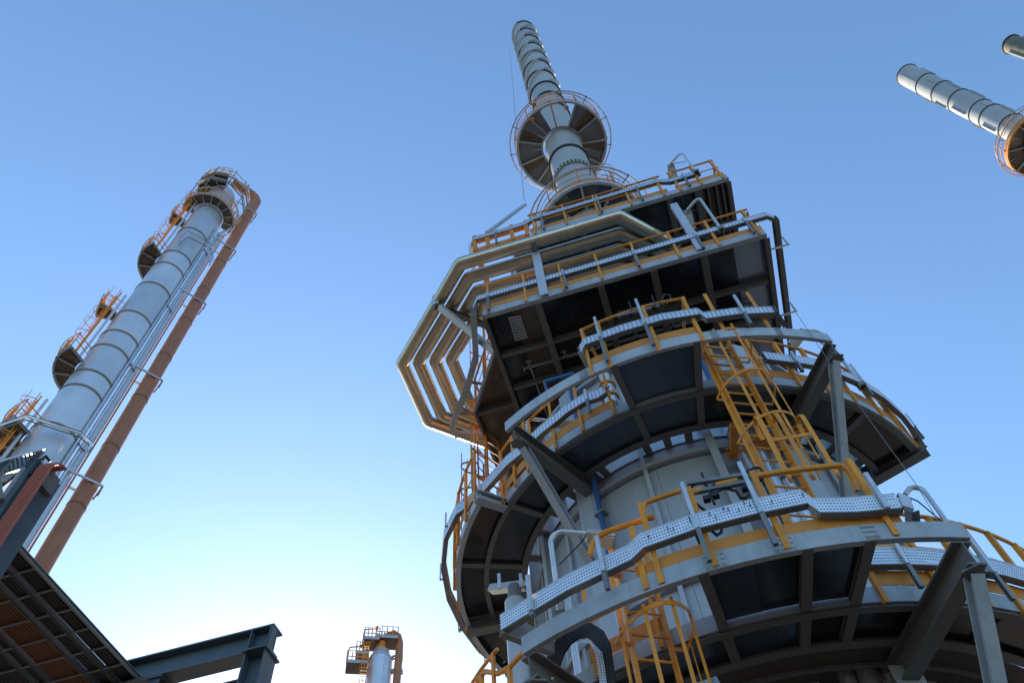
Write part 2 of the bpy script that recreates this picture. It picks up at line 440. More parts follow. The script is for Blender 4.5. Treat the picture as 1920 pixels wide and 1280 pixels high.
# hood from box to chimney
b = B(); N = 24; ro = .95
sq = []
for i in range(N):
    a = 2*math.pi*i/N; dx, dy = math.sin(a), -math.cos(a); k = 1/max(abs(dx), abs(dy)); sq.append((AX.x+dx*k*2.3, AX.y+dy*k*2.3, 21.6))
b.v = sq+[(AX.x+ro*math.sin(2*math.pi*i/N), AX.y-ro*math.cos(2*math.pi*i/N), 24.2) for i in range(N)]
b.f = [[i, (i+1) % N, N+(i+1) % N, N+i] for i in range(N)]
b.build('hood', 'shell', furn)

# ================================================================== RING PLATFORMS
def arc_fascia(parent, R, z0, h, a0, a1, name='fascia_beam', c=None, m='steel', t=.012, fl=.09):
    n = max(3, int(abs(a1-a0)/2.5)); b = B()
    b.arc(R-t, R, z0, z0+h, a0, a1, n, c); b.arc(R-fl, R-t, z0, z0+.014, a0, a1, n, c); b.arc(R-fl, R-t, z0+h-.014, z0+h, a0, a1, n, c)
    return b.build(name, m, parent, True)
def radial(parent, R0, R1, a, z, h, w=.11, c=None, name='radial_beam', m='bracket'):
    return B().ibeam(pol(R0, a, z+h/2, c), pol(R1, a, z+h/2, c), w, h).build(name, m, parent)

# ---- upper ring platform (level with the crossing of the big arc beam)
Z2 = 11.5; H2 = .22
p2 = thing('ring_platform', 'upper ring platform with a projecting arc gallery, halfway up the furnace', 'platform', (AX.x, AX.y, Z2), 'ring platforms of the furnace')
arc_fascia(p2, 5.1, Z2+.03, H2, -31, 30.5, 'arc_beam', fl=.06)
arc_fascia(p2, 4.2, Z2+.04, .2, -46.5, 66)
arc_fascia(p2, 4.68, Z2-.03, .2, -108, -47)
arc_fascia(p2, 4.68, Z2-.03, .2, -200, -109)
b = B(); b.arc(3.38, 3.5, Z2+.02, Z2+.036, -190, 66, 80); b.arc(3.436, 3.45, Z2+.036, Z2+.088, -190, 66, 80); b.build('inner_ring_beam', 'bracket', p2)
b = B(); b.arc(4.08, 4.17, Z2+.0, Z2+.014, -190, 66, 80); b.build('ring_flange', 'bracket', p2)
edges = [-190, -160, -130, -108, -88, -68, -47, -29.5, -8, 6.7, 30, 47, 66]
for a in edges:
    ro = 4.15 if a > -47.5 else 4.66
    if a in (-29.5, 30): continue
    radial(p2, 3.4, ro if a not in (-8, 6.7) else 5.08, a, Z2+.026, .07)
for a, c in zip(edges[:-1], edges[1:]):
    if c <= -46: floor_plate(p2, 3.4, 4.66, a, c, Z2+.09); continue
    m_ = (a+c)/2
    pm_ = 'plate_blue_sheen' if -30 < a < 6 else 'plate'
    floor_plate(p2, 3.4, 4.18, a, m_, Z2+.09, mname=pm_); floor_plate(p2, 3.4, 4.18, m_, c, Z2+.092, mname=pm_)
for a, c in ((-8, -.6), (-.6, 6.7)): floor_plate(p2, 4.2, 5.08, a, c, Z2+.1, mname='plate_blue_sheen')
b = B(); b.ibeam(pol(3.2, 66.6, Z2+.1), pol(4.3, 66.6, Z2+.1), .2, .34); b.build('end_beam', 'bracket', p2)
B().ibeam(pol(4.2, -47.3, Z2+.02), pol(4.75, -47.3, Z2+.02), .16, .2).build('step_beam', 'steel', p2)
B().ibeam(pol(3.4, -88, Z2-.05), pol(4.66, -88, Z2-.05), .2, .3).build('radial_beam', 'bracket', p2)
for a, kneeR in ((-29.5, 3.28), (30.2, 3.28)):      # deep cantilever arms and their struts
    B().ibeam(pol(3.15, a, Z2-.13), pol(5.06, a, Z2-.13), .18, .3, tf=.024).build('cantilever_arm', 'bracket', p2)
    if a < 0: P, Q = pol(4.85, a, Z2-.29), pol(3.2, a-4, 9.75)
    else: P, Q = pol(4.93, a-.2, Z2-.29), pol(3.25, a+4, 9.35)
    B().ibeam(P, Q, .12, .13, up=nvec(P)).build('knee_brace', 'steel', p2)
    B().box(pol(4.98, a, Z2-.295), .16, .18, .022, R_(-a)).build('end_plate', 'bracket', p2)
# light gaps between ring and wall carry short clips
for a, c in ((-61, -57), (-52, -48), (-44, -40.5), (-35, -31), (-22, -11.5), (-9.5, -5.3), (-3, 1), (3, 13), (38, 43), (50, 55)):
    pass
for a in (-66, -55, -46, -37.5, -28, -25, -10.5, -4.4, 1.8, 14.5, 27, 40, 47, 58):
    B().arc(3.14, 3.4, Z2+.05, Z2+.1, a, a+2.2, 2).build('wall_clip', 'bracket', p2)
B().arc(3.13, 3.14, Z2+.1, Z2+.75, -190, 190, 90).build('lit_gap_band', 'galv', p2)  # pale band added to paint the lit wall behind the gaps
# handrails of the upper ring
ring_handrail(p2, 5.085, -12.2, 8.3, Z2+H2+.035, [-11.8, -8.4, .3, 7.8], toe=True, foot=.28)
ring_handrail(p2, 4.2, -35, -11.6, Z2+.245, [-34.6, -27.5, -20, -12.2], foot=.22)
ring_handrail(p2, 4.2, 12, 66, Z2+.245, [12.5, 22, 29, 36, 43, 51, 58, 65.5], foot=.22)
ring_handrail(p2, 4.24, -47, -35.6, Z2+.245, [-46.6, -41, -36], foot=.22)
ring_handrail(p2, 4.70, -180, -48, Z2+.2, [-48.5, -54, -61, -68, -75, -82, -90, -98, -107, -116, -126, -138, -150, -165], foot=.22)
for a in (12.2, 20.3):       # gate posts where the ladder lands
    p = pol(5.06, a, 0); n_ = nvec(p)
    B().beam((p.x, p.y, Z2+.2), (p.x, p.y, Z2+1.45), .06, .014, up=n_).build('gate_post', 'yellow', p2)
for a in (-12, 8.1):
    B().beam(pol(4.2, a, Z2+.41), pol(5.04, a, Z2+.41), .008, .12).build('toe_plate', 'orange', p2)
    B().tube([pol(4.2, a, Z2+1.42), pol(5.04, a, Z2+1.42)], .024).build('top_rail', 'yellow', p2, True)

# ---- lower ring platform
def bolts(parent, R, z0, z1, a0, a1):
    b = B()
    for i in range(4):
        for j in range(3):
            q = pol(R, a0+(a1-a0)*(i+.5)/4, z0+(z1-z0)*(j+.5)/3); b.box(q, .022, .014, .022, R_(-(a0+a1)/2))
    return b.build('bolt_heads', 'splice', parent, kind='stuff')
Z1 = 6.95; H1 = .21
p1 = thing('ring_platform', 'lower ring platform whose wide arc gallery sweeps across the bottom right', 'platform', (AX.x, AX.y, Z1), 'ring platforms of the furnace')
arc_fascia(p1, 5.56, Z1+.03, H1, -26.5, 23, 'arc_beam', fl=.07)
arc_fascia(p1, 4.62, Z1+.04, .2, -30, 75)
arc_fascia(p1, 4.7, Z1-.03, .2, -140, -31)
b = B(); b.arc(3.9, 4.02, Z1+.02, Z1+.036, -140, 75, 80); b.arc(3.955, 3.97, Z1+.036, Z1+.098, -140, 75, 80); b.build('inner_ring_beam', 'bracket', p1)
b = B(); b.arc(4.5, 4.6, Z1, Z1+.014, -140, 75, 80); b.build('ring_flange', 'bracket', p1)
e1 = [-140, -110, -80, -55, -26, -4.6, 6.2, 12.6, 22, 35, 48, 61, 75]
for a in e1:
    if a in (-26, 22): continue
    radial(p1, 3.92, 5.54 if a in (-4.6, 6.2, 12.6) else 4.6, a, Z1+.026, .075)
for a, c in zip(e1[:-1], e1[1:]):
    m_ = (a+c)/2
    for s0, s1 in ((a, m_), (m_, c)): floor_plate(p1, 3.96, 4.6, s0, s1, Z1+.1, mname='plate_blue_sheen' if -27 < s0 < 2 else 'plate')
for a, c in ((-4.6, .8), (.8, 6.2), (6.2, 12.6)): floor_plate(p1, 4.64, 5.54, a, c, Z1+.11, mname='plate_blue_sheen' if a < .5 else 'plate')
for a in (-26, 22):
    B().ibeam(pol(3.35, a, Z1-.13), pol(5.52, a, Z1-.13), .2, .3, tf=.026).build('cantilever_arm', 'bracket', p1)
    P = pol(5.4, a, Z1-.29); Q = pol(3.5, a+(0 if a < 0 else 2), Z1-2.6)
    B().ibeam(P, Q, .14, .14, up=nvec(P)).build('knee_brace', 'steel', p1)
    B().box(pol(5.42, a, Z1-.295), .18, .2, .024, R_(-a)).build('end_plate', 'bracket', p1)
    for k in range(3):
        B().tube([pol(4.3+.45*k, a, Z1-.13)+Vector((.02, 0, 0)), pol(4.3+.45*k, a, Z1-.13)+Vector((.05, 0, 0))], .022, 6).build('bolt', 'galv', p1)
    # white head of the column that takes the arm
    q = pol(3.6, a, 0); n_ = nvec(q)
    B().ibeam((q.x, q.y, 3.5), (q.x, q.y, Z1-.1), .34, .3, up=n_).build('support_column', 'shell', p1)
    B().box(pol(3.77, a, Z1-.45), .16, .06, .16, R_(-a)).build('splice_plate', 'steel', p1)
for a, c in ((-4.2, -1.9), (3.0, 5.2), (12.2, 13.6)): B().arc(5.558, 5.566, Z1+.04, Z1+H1+.02, a, c, 3).build('splice_plate', 'splice', p1); bolts(p1, 5.57, Z1+.04, Z1+H1+.02, a, c)
for a, c in ((-14, -12.5), (9.4, 10.6), (20.5, 21.6)): B().arc(5.098, 5.106, Z2+.04, Z2+H2+.02, a, c, 3).build('splice_plate', 'splice', p2); bolts(p2, 5.11, Z2+.04, Z2+H2+.02, a, c)
B().arc(5.535, 5.545, Z1+H1+.035, Z1+H1+.19, -11.4, 17, 14).build('toe_plate', 'orange', p1)
for a in (-10.6, -8.9, -3.1, 4.3, 15.3):
    p = pol(5.575, a, 0); n_ = nvec(p); s_ = n_.cross(UP)
    zt_ = Z1+(.92 if a == -10.6 else 1.2); b = B(); b.beam((p.x, p.y, Z1+.06), (p.x, p.y, zt_), .062, .012, up=n_); q = p+s_*.026-n_*.026; b.beam((q.x, q.y, Z1+H1+.05), (q.x, q.y, zt_), .012, .045, up=n_); b.build('handrail_post', 'yellow', p1)
B().tube([pol(5.5, -4.0, 8.2), pol(5.5, -8.2, 8.2), pol(5.5, -8.7, 8.16), pol(5.5, -8.95, 8.05), pol(5.5, -9.0, 7.7)], .03).build('gate_rail', 'yellow', p1, True)
B().tube([pol(5.47, 4.8, 8.16)]+[pol(5.47, a, 8.16) for a in (7, 10, 13, 14.6)]+[pol(5.44, 15.2, 8.12), pol(5.4, 15.5, 8.0), pol(5.36, 15.5, 7.86)], .034).build('gate_rail', 'yellow', p1, True)
hk = [at_r(*q, 5.45) for q in ((1106, 1040), (1110, 1022), (1120, 1006), (1138, 996), (1165, 987), (1204, 975), (1226, 968))]
B().tube(hk, .036).build('gate_hook', 'yellow', p1, True)
hk2 = [at_r(*q, 5.4) for q in ((1118, 1055), (1150, 1078), (1166, 1080))]
B().tube(hk2, .03).build('gate_hook', 'yellow', p1, True)
for a, c in ((24, 74),):
    ring_handrail(p1, 4.62, a-8, c, Z1+.245, [16.5, 25, 31, 36.5, 42, 48, 56, 65], foot=.24)
for a, c in zip((-8.5, 6.2, 22, 35, 48, 61), (6.2, 22, 35, 48, 61, 75)):
    B().arc(3.14, 3.86, Z1+.05, Z1+.07, a, c, 5).build('gap_shade_plate', 'skirt_brown_shade', p1)  # dark annulus added across the gap, painting its shade
B().arc(3.55, 3.6, Z1+.01, Z1+.05, -8.5, 75, 30).build('seal_rib', 'bracket', p1)
ring_handrail(p1, 4.72, -138, -42, Z1+.2, [-43, -52, -61, -70, -80, -95, -110, -125], foot=.2)
ring_handrail(p1, 4.62, -24, -12, Z1+.245, [-23, -18, -13], foot=.2)
B().box(at_z(1580, 1096, Z1+.2), .12, .12, .05, .2).build('floor_hatch_clip', 'yellow', p1)

# ================================================================== STRAIGHT PLATFORMS OF THE BOX
def straight_rail(parent, p, q, z0, npost, out, **k):
    P, Q = Vector((*p, 0)), Vector((*q, 0)); nv = Vector((*out, 0))
    handrail(parent, [P, Q], z0, [(P+(Q-P)*((i+.15)/(npost-.7)), nv) for i in range(npost)], **k)
Z3 = 16.0
p3 = thing('box_platform', 'lower rectangular platform with dark underside and holed corner plate, below the nested pipes', 'platform', (.8, 9, Z3), 'rectangular platforms of the furnace box')
xs = [-2.2, -1.02, .34, 1.47, 2.52, 3.82]
def slab(parent, Z, xs, ys, edge0, edge1, plate='plate', perf0=False, beamh=.2):
    B().channel((xs[0], ys[0], Z+.11), (xs[-1], ys[0], Z+.11), .1, .22, side=1).build('edge_beam', 'steel', parent)
    for x in (xs[0], xs[-1]):
        B().ibeam((x, ys[0]+.06, Z+.1), (x, ys[-1], Z+.1), .1, .2).build('edge_beam', 'bracket', parent)
    for x in xs[1:-1]: B().ibeam((x, ys[0]+.06, Z+.1), (x, ys[-1], Z+.1), .14, .19).build('cross_beam', 'bracket', parent)
    for y in ys[1:]:
        for a, c in zip(xs[:-1], xs[1:]):
            B().beam((a+.08, y, Z+.1), (c-.08, y, Z+.1), .08, .16).build('stringer_beam', 'bracket', parent)
    for i, (a, c) in enumerate(zip(xs[:-1], xs[1:])):
        for j, (u, v) in enumerate(zip(ys[:-1], ys[1:])):
            half = (a+c)/2
            for s0, s1 in ((a, half), (half, c)):
                dz = [random.uniform(-.012, .012) for _ in range(4)]
                z = Z+.205
                bb = B(); bb.quad8([(s0, u, z+dz[0]), (s1, u, z+dz[1]), (s1, v, z+dz[2]), (s0, v, z+dz[3]), (s0, u, z+.012+dz[0]), (s1, u, z+.012+dz[1]), (s1, v, z+.012+dz[2]), (s0, v, z+.012+dz[3])])
                bb.build('floor_plate', 'plate_brown' if (plate == 'mix' and i == 0 and s0 > a+.1) else ('plate_pale_sheen' if (plate is None and i >= 2) else 'plate_lit_blue' if (plate == 'mix' and i == 4 and s0 > a+.1) else 'plate'), parent)  # bay tints stand in for reflected light
slab(p3, Z3, xs, [8.0, 9.09, 10.0, 11.2, 12.6, 14.2], None, None, 'mix')
for a, c in zip(xs[:-1], xs[1:]): B().box(((a+c)/2, 11.1, Z3+.235), c-a-.01, 6.0, .008).build('bounce_sheet', 'galv', p3)  # unseen pale sheets added to reflect onto the underside above
# perforated sheet under the corner bay
b = B(); nx, ny = 5, 9
cs = [at_z(x, y, Z3+.17) for x, y in ((952, 594), (976, 590), (990, 634), (966, 640))]
for i in range(nx):
    for j in range(ny):
        u, v = (i+.5)/nx, (j+.5)/ny
        p = cs[0].lerp(cs[1], u).lerp(cs[3].lerp(cs[2], u), v)
        b.box(p, .045, .05, .01)
b.build('sieve_hole', 'galv', p3, kind='stuff')
straight_rail(p3, (-2.18, 7.956), (3.82, 7.956), Z3+.22, 8, (0, -1), foot=.2, top=1.06)
straight_rail(p3, (3.82, 8.02), (3.82, 13.5), Z3+.22, 6, (1, 0), foot=.2, top=1.06)
# corner wing on the left
wing = [(-2.25, 9.0), (-3.15, 10.35), (-3.15, 13.0), (-2.25, 13.0)]
B().prism(wing, Z3+.205, Z3+.217).build('floor_plate', 'plate_brown', p3)
for a, c in zip(wing[:-1], wing[1:]):
    B().beam((*a, Z3+.1), (*c, Z3+.1), .06, .2).build('wing_edge_beam', 'bracket', p3)
B().beam((-2.25, 10.4, Z3+.08), (-3.1, 10.4, Z3+.08), .08, .16).build('cross_beam', 'bracket', p3)
handrail(p3, [Vector((-2.25, 9.0, 0)), Vector((-3.15, 10.35, 0)), Vector((-3.15, 13, 0))], Z3+.22,
         [(Vector((-2.3, 9.1, 0)), Vector((-.8, -.55, 0)).normalized()), (Vector((-2.7, 9.7, 0)), Vector((-.8, -.55, 0)).normalized()), (Vector((-3.1, 10.3, 0)), Vector((-.8, -.55, 0)).normalized()), (Vector((-3.15, 11.4, 0)), Vector((-1, 0, 0))), (Vector((-3.15, 12.4, 0)), Vector((-1, 0, 0)))], foot=.2, mname='orange')

Z4 = 19.12
p4 = thing('box_platform', 'upper rectangular platform with bluish plate underside, just below the chimney foot', 'platform', (1.5, 9, Z4), 'rectangular platforms of the furnace box')
slab(p4, Z4, [-.9, .34, 1.47, 2.52, 3.2, 3.95], [8.0, 9.1, 9.62, 10.6, 12.2, 14.0], None, None)
for y in (8.35,):
    for x in (3.3, 3.45, 3.65, 3.8): B().beam((x, 8.1, Z4+.12), (x, 10.4, Z4+.12), .04, .15).build('floor_rib', 'bracket', p4)
straight_rail(p4, (-.9, 7.956), (2.55, 7.956), Z4+.22, 5, (0, -1), foot=.2, top=1.05)
straight_rail(p4, (2.75, 7.956), (3.92, 7.956), Z4+.22, 3, (0, -1), foot=.2, top=1.05)
straight_rail(p4, (3.92, 8.02), (3.92, 13), Z4+.22, 6, (1, 0), foot=.2, top=1.05, mname='orange')
# open guard frame carrying on to the left of the deck
gu = thing('guard_frame', 'orange open double-channel guard frame reaching left from the upper rectangular platform', 'railing', (-1.6, 8, Z4))
for z in (Z4+.16, Z4+.72):
    B().channel((-2.36, 7.99, z), (-.92, 7.99, z), .08, .17, side=1).build('frame_channel', 'orange', gu)
for x in (-2.32, -1.98, -1.35, -.97):
    B().beam((x, 7.94, Z4+.08), (x, 7.94, Z4+.95), .1, .05).build('frame_post', 'orange', gu)
for z in (Z4+.16, Z4+.72): B().beam((-2.34, 8.05, z), (-2.34, 9.4, z), .06, .15).build('frame_channel', 'orange', gu)
# gusset hangers between the two platforms
for x, zz in ((2.62, 19.1), ):
    a = at_y(1315, 470, 7.96); c = at_y(1263, 385, 7.96)
    B().channel(a, c, .17, .1, up=Vector((0, -1, 0))).build('hanger_channel', 'galv', p4)

# ================================================================== CROSSOVER PIPES (nested bends)
def octo(k):
    d = .4*k; c_ = .166*k*1.0
    q = .414*d/1.0
    pts = [(2.3, 8.75+d*.9), (1.18-q*.5, 7.6+d), (-2.58+q*.45, 7.6+d), (-4.82+d, 9.74+q*.5), (-4.82+d, 11.64-q*.4), (-3.2+d*.4, 13.2-d*.55), (-1.7, 14.0-d)]
    return [Vector((x, y, 18.0)) for x, y in pts]
names = ['outermost of the four nested silver pipes bending round the furnace box', 'second from outside of the four nested silver pipes round the furnace box',
         'third from outside of the four nested silver pipes round the furnace box', 'innermost and shortest of the four nested silver pipes round the furnace box']
for k in range(4):
    o = thing('insulated_pipe', names[k], 'pipe', (-1, 8+.4*k, 18), 'nested crossover pipes')
    P = octo(k); r = .155 if k == 0 else .15
    for i, (a, c) in enumerate(zip(P[:-1], P[1:])):
        t = (c-a).normalized(); L_ = (c-a).length
        e0 = .14 if i else 0; e1_ = .14 if i < len(P)-2 else 0
        n = max(1, round((L_-e0-e1_)/.95))
        for j in range(n):
            s0 = a+t*(e0+(L_-e0-e1_)*j/n+.003); s1 = a+t*(e0+(L_-e0-e1_)*(j+1)/n-.003)
            B().tube([s0, s1], r, 20).build('cladding', 'alu', o, True)
        if i < len(P)-2:
            t2 = (P[i+2]-c).normalized()
            B().tube([c-t*.15, c-t*.05, c+(t2-t)*.012, c+t2*.05, c+t2*.15], r+.004, 20).build('elbow', 'alu', o, True)
sup = thing('pipe_support', 'grey angle bracket holding the left bend of the nested pipes', 'pipe support', (-3.4, 9, 17))
a = at_z(815, 573, 17.72); c = Vector((-2.25, 9.4, 17.72))
B().ibeam(a, c, .12, .14).build('support_beam', 'bracket', sup)
B().channel(a+UP*.02+Vector((.02, .02, 0)), a+UP*.5+Vector((.02, .02, 0)), .16, .1, up=Vector((0, -1, 0))).build('stop_post', 'galv', sup)
B().channel(a-UP*.09+Vector((.12, .02, 0)), Vector((-2.28, 9.1, 16.3)), .14, .1, up=UP).build('brace', 'galv', sup)
sup2 = thing('pipe_support', 'pale upright channel under the front run of the nested pipes', 'pipe support', (-.84, 7.95, 16.2))
B().channel((-.84, 7.93, Z3+.02), (-.84, 7.78, 17.98), .18, .1, up=Vector((0, -1, 0))).build('post', 'galv', sup2)
B().beam((-.84, 7.5, 17.82), (-.84, 9.0, 17.82), .12, .06).build('saddle', 'galv_dark', sup2)

# ================================================================== CABLE TRAYS OF THE FURNACE
def rp(a, z, R, dx=0):
    return pol(R, a, z)
def mkpost(a, R, z0, z1): 
    f_, t_ = pol(R+.03, a, z0), pol(R+.03, a, z1); return (f_, t_, nvec(f_))
tp = [at_r(x, y, 5.66) for x, y in ((938, 1167), (1060, 1093), (1180, 1035), (1203, 1013), (1300, 978), (1410, 950), (1507, 930), (1531, 947), (1600, 946), (1686, 938))]
big_tray = tray('cable_tray', 'wide perforated tray along the front gallery rail of the lower ring platform', [Vector(p) for p in tp], .205, 'perforated cable trays on the furnace',
     [mkpost(-23.8, 5.66, 7.25, 7.8), mkpost(-14.4, 5.66, 7.1, 7.82), mkpost(-3.6, 5.66, 7.0, 8.12), mkpost(3.1, 5.66, 7.0, 8.2), mkpost(15.3, 5.66, 7.25, 7.78)])
for (x, y) in ((1216, 1005), (1252, 989), (1262, 990), (1292, 970), (1294, 976), (1356, 952), (1365, 954), (1385, 955), (1395, 942), (1406, 946), (1420, 937), (1447, 939), (1505, 926), (1330, 962), (1342, 968)):
    q = at_r(x, y, 5.675); nq = nvec(q)
    B().beam(q-UP*.022, q+UP*.022, .01, .006, up=nq).build('cable_tie', 'black', big_tray)
te = tp[-1]; tl = tp[0]
o = thing('cable_tray', 'short dark return tray folding back at the right end of the lower front gallery', 'cable tray', tuple(te))
B().channel(te+Vector((.1, .07, -.04)), te+Vector((.11, .4, -.05)), .08, .18, side=-1).build('tray_channel', 'galv_dark', o)
B().channel(te, te+Vector((.1, .06, -.03)), .05, .2).build('tray_elbow', 'galv', o)
o = thing('cable_tray', 'dark return tray at the left end of the lower front gallery, turning down', 'cable tray', tuple(tl))
B().channel(tl+Vector((0, .02, -.02)), tl+Vector((.46, .5, -.06)), .08, .25).build('tray_channel', 'galv_dark', o)
t2 = [at_r(x, y, 5.18) for x, y in ((1087, 655), (1096, 640), (1165, 615), (1240, 594), (1310, 583), (1322, 591), (1380, 583), (1450, 580))]
tray('cable_tray', 'perforated tray outside the short front gallery of the upper ring platform', t2, .19, 'perforated cable trays on the furnace', perf='perf_far', posts=
     [mkpost(-8.6, 5.18, 11.55, 12.85), mkpost(-.5, 5.18, 11.55, 12.95), mkpost(16.3, 5.18, 11.7, 12.58)])
o = thing('cable_tray', 'folded end piece of the upper gallery tray at its left end', 'cable tray', tuple(t2[0]))
B().channel(t2[0], t2[0]+Vector((.07, .36, -.06)), .08, .2).build('tray_channel', 'steel', o)
o = thing('cable_tray', 'folded dark end piece of the upper gallery tray at its right end', 'cable tray', tuple(t2[-1]))
B().channel(t2[-1], t2[-1]+Vector((.12, .3, -.04)), .08, .2).build('tray_channel', 'galv_dark', o)
# left flank of upper ring
tray('cable_tray', 'perforated tray on the left rail of the upper ring platform, beside the grey arm', [rp(a, z, 4.3) for a, z in ((-34.5, 12.17), (-30, 12.17), (-25, 12.17), (-22.5, 12.2), (-18, 12.2), (-14.5, 12.12), (-12.3, 12.16))], .21,
     'perforated cable trays on the furnace', perf='perf_far', posts=[mkpost(-17, 4.3, 11.75, 12.35)])
tray('cable_tray', 'long perforated tray wrapping the left side of the upper ring platform past the cages', [rp(a, z, R) for a, z, R in ((-115, 12.1, 5.1), (-104, 12.1, 5.05), (-95, 12.1, 5.02), (-85, 12.1, 5), (-75, 12.1, 4.97), (-66, 12.1, 4.92), (-58.5, 12.1, 4.8), (-56, 12.12, 4.65), (-51, 12.12, 4.5), (-49, 12.2, 4.42), (-42, 12.18, 4.36), (-37, 12.16, 4.3))], .24,
     'perforated cable trays on the furnace', [mkpost(-51.5, 4.5, 11.95, 12.35), mkpost(-62, 4.9, 11.95, 12.3), mkpost(-78, 4.98, 11.95, 12.35), mkpost(-95, 5.02, 11.9, 12.3), mkpost(-108, 5.06, 11.9, 12.3)])
tray('cable_tray', 'perforated tray on the right rail of the upper ring platform, ending in a dark drop', [rp(a, z, 4.36) for a, z in ((22.8, 12.13), (30, 12.13), (37, 12.22), (39.5, 12.14), (46, 12.14), (54, 12.14), (62, 12.14), (69, 12.14), (73, 12.1))], .22,
     'perforated cable trays on the furnace', perf='perf_far', posts=[mkpost(29.5, 4.36, 11.75, 12.3), mkpost(47, 4.36, 11.7, 12.6), mkpost(66, 4.36, 11.7, 12.35)])
o = thing('cable_tray', 'dark perforated drop at the far right end of the upper ring tray', 'cable tray', tuple(rp(73, 12.1, 4.36)))
e = rp(73, 12.1, 4.36); B().channel(e, e+Vector((-.22, .22, -.04)), .09, .2, side=-1).build('tray_channel', 'galv_dark', o)
tray('cable_tray', 'perforated tray on the right rail of the lower ring platform, running out of the picture', [rp(a, z, 4.74) for a, z in ((15.8, 7.5), (20, 7.5), (25, 7.5), (30, 7.5), (36, 7.5), (42, 7.5), (50, 7.5), (60, 7.5))], .24,
     'perforated cable trays on the furnace', [mkpost(21.2, 4.74, 7.05, 7.7), mkpost(33.8, 4.74, 7.0, 7.95), mkpost(46, 4.74, 7.05, 7.7)])
Y3 = 7.9
tray('cable_tray', 'straight perforated tray across the front of the lower rectangular platform', [Vector((-2.42, 7.98, 16.5)), Vector((-2.3, Y3, 16.72)), Vector((-1, Y3, 16.72)), Vector((1, Y3, 16.72)), Vector((2.6, Y3, 16.72)), Vector((4.05, Y3, 16.72)), Vector((4.2, 8.0, 16.68))], .175,
     'perforated cable trays on the furnace', perf='perf_far', posts=[(Vector((x, Y3-.03, 16.05)), Vector((x, Y3-.03, 16.83)), Vector((0, -1, 0))) for x in (-2.05, -.35, 1.2, 2.55, 3.6)])
tray('cable_tray', 'straight perforated tray with two steps across the front of the upper rectangular platform', [Vector((-2.42, 7.96, 19.72)), Vector((-2.3, Y3, 19.86)), Vector((-.98, Y3, 19.86)), Vector((-.78, Y3, 20.02)), Vector((2.45, Y3, 20.02)), Vector((2.7, Y3, 19.82)), Vector((3.45, Y3, 19.82))], .175,
     'perforated cable trays on the furnace', perf='perf_far', posts=[(Vector((x, Y3-.03, 19.15)), Vector((x, Y3-.03, z)), Vector((0, -1, 0))) for x, z in ((-1.75, 19.97), (-.55, 20.13), (.9, 20.13), (1.9, 20.13), (3.05, 19.94))])
o = thing('cable_tray', 'plain grey tray end folding down at the left of the upper rectangular platform', 'cable tray', (-2.42, 8, 19.7))
B().tube([(-2.42, 7.95, 19.74), (-2.46, 8.02, 19.62), (-2.42, 8.1, 18.6)], .05, 8).build('tray_pipe', 'galv', o, True)
# side runs going back
o = thing('cable_tray', 'dark tray running back along the right side of the lower rectangular platform', 'cable tray', (4.2, 8, 16.7))
B().channel((4.22, 8.03, 16.68), (4.22, 14, 16.68), .1, .22, side=1).build('tray_channel', 'galv_dark', o)
for y in (8.6, 10.3, 12):
    B().tube([(3.85, y, 16.45), (4.36, y, 16.45), (4.36, y, 16.85)], .022, 6).build('tray_arm', 'galv', o, True)
tp = [Vector(p) for p in ((-2.42, 8.0, 16.66), (-2.75, 9.2, 16.5), (-3.2, 9.95, 16.5), (-3.88, 10.85, 16.5), (-3.9, 11.1, 16.45), (-2.8, 11.45, 16.45))]
o = thing('cable_tray', 'bare grey tray kinked round the left wing of the lower rectangular platform', 'cable tray', tuple(tp[1]))
for u, v in zip(tp[:-1], tp[1:]): B().channel(u, v, .13, .13).build('tray_channel', 'steel', o)
for t in (.35, .8):
    q = tp[1].lerp(tp[3], t); B().beam(q-UP*.02, q+Vector((.55, .28, -.02)), .05, .05).build('tray_arm', 'galv_dark', o)
o = thing('cable_tray', 'long inclined cream tray climbing from the upper rectangular platform to the chimney foot', 'cable tray', (-2.3, 8.3, 20))
a, c = at_d(914, 436, 8.45), at_d(984, 384, 9.9)
B().channel(a, c, .13, .08, up=Vector((0, -1, .3))).build('tray_channel', 'galv', o)
B().beam(a+Vector((0, .02, .1)), c+Vector((0, .02, .1)), .05, .03).build('cable', 'black', o)

# ================================================================== LADDERS OF THE FURNACE
pL, pR = at_d(1363, 744, 7.6), at_d(1416, 737, 7.9); pL.z = pR.z = 0
nn = Vector(((pR-pL).normalized().y, -(pR-pL).normalized().x, 0))
caged_ladder('caged_ladder', 'big yellow caged ladder rising between the two ring platforms, right of centre', pL, pR, 7.2, 12.3, nn, [9.65, 10.65, 11.75], (8.9, 11.9), .25, .42, 'caged ladders of the furnace', sw=.085, rr=.016, depth=1.4)
o = thing('ladder_hanger', 'orange channel beam with two bracket arms behind the big caged ladder', 'support frame', (1.9, 8.4, 10.4))
a, c = at_d(1364, 851, 8.75), at_d(1539, 842, 8.95); c.z = a.z
B().channel(a, c, .13, .13, side=-1).build('beam', 'orange', o)
for px, k in ((1377, .1), (1430, .1)):
    p = at_d(px, 847, 8.72); q = at_z(px-2, 796, a.z)
    B().channel((p.x, p.y, a.z), (q.x, q.y, a.z), .1, .08).build('bracket_arm', 'orange', o)
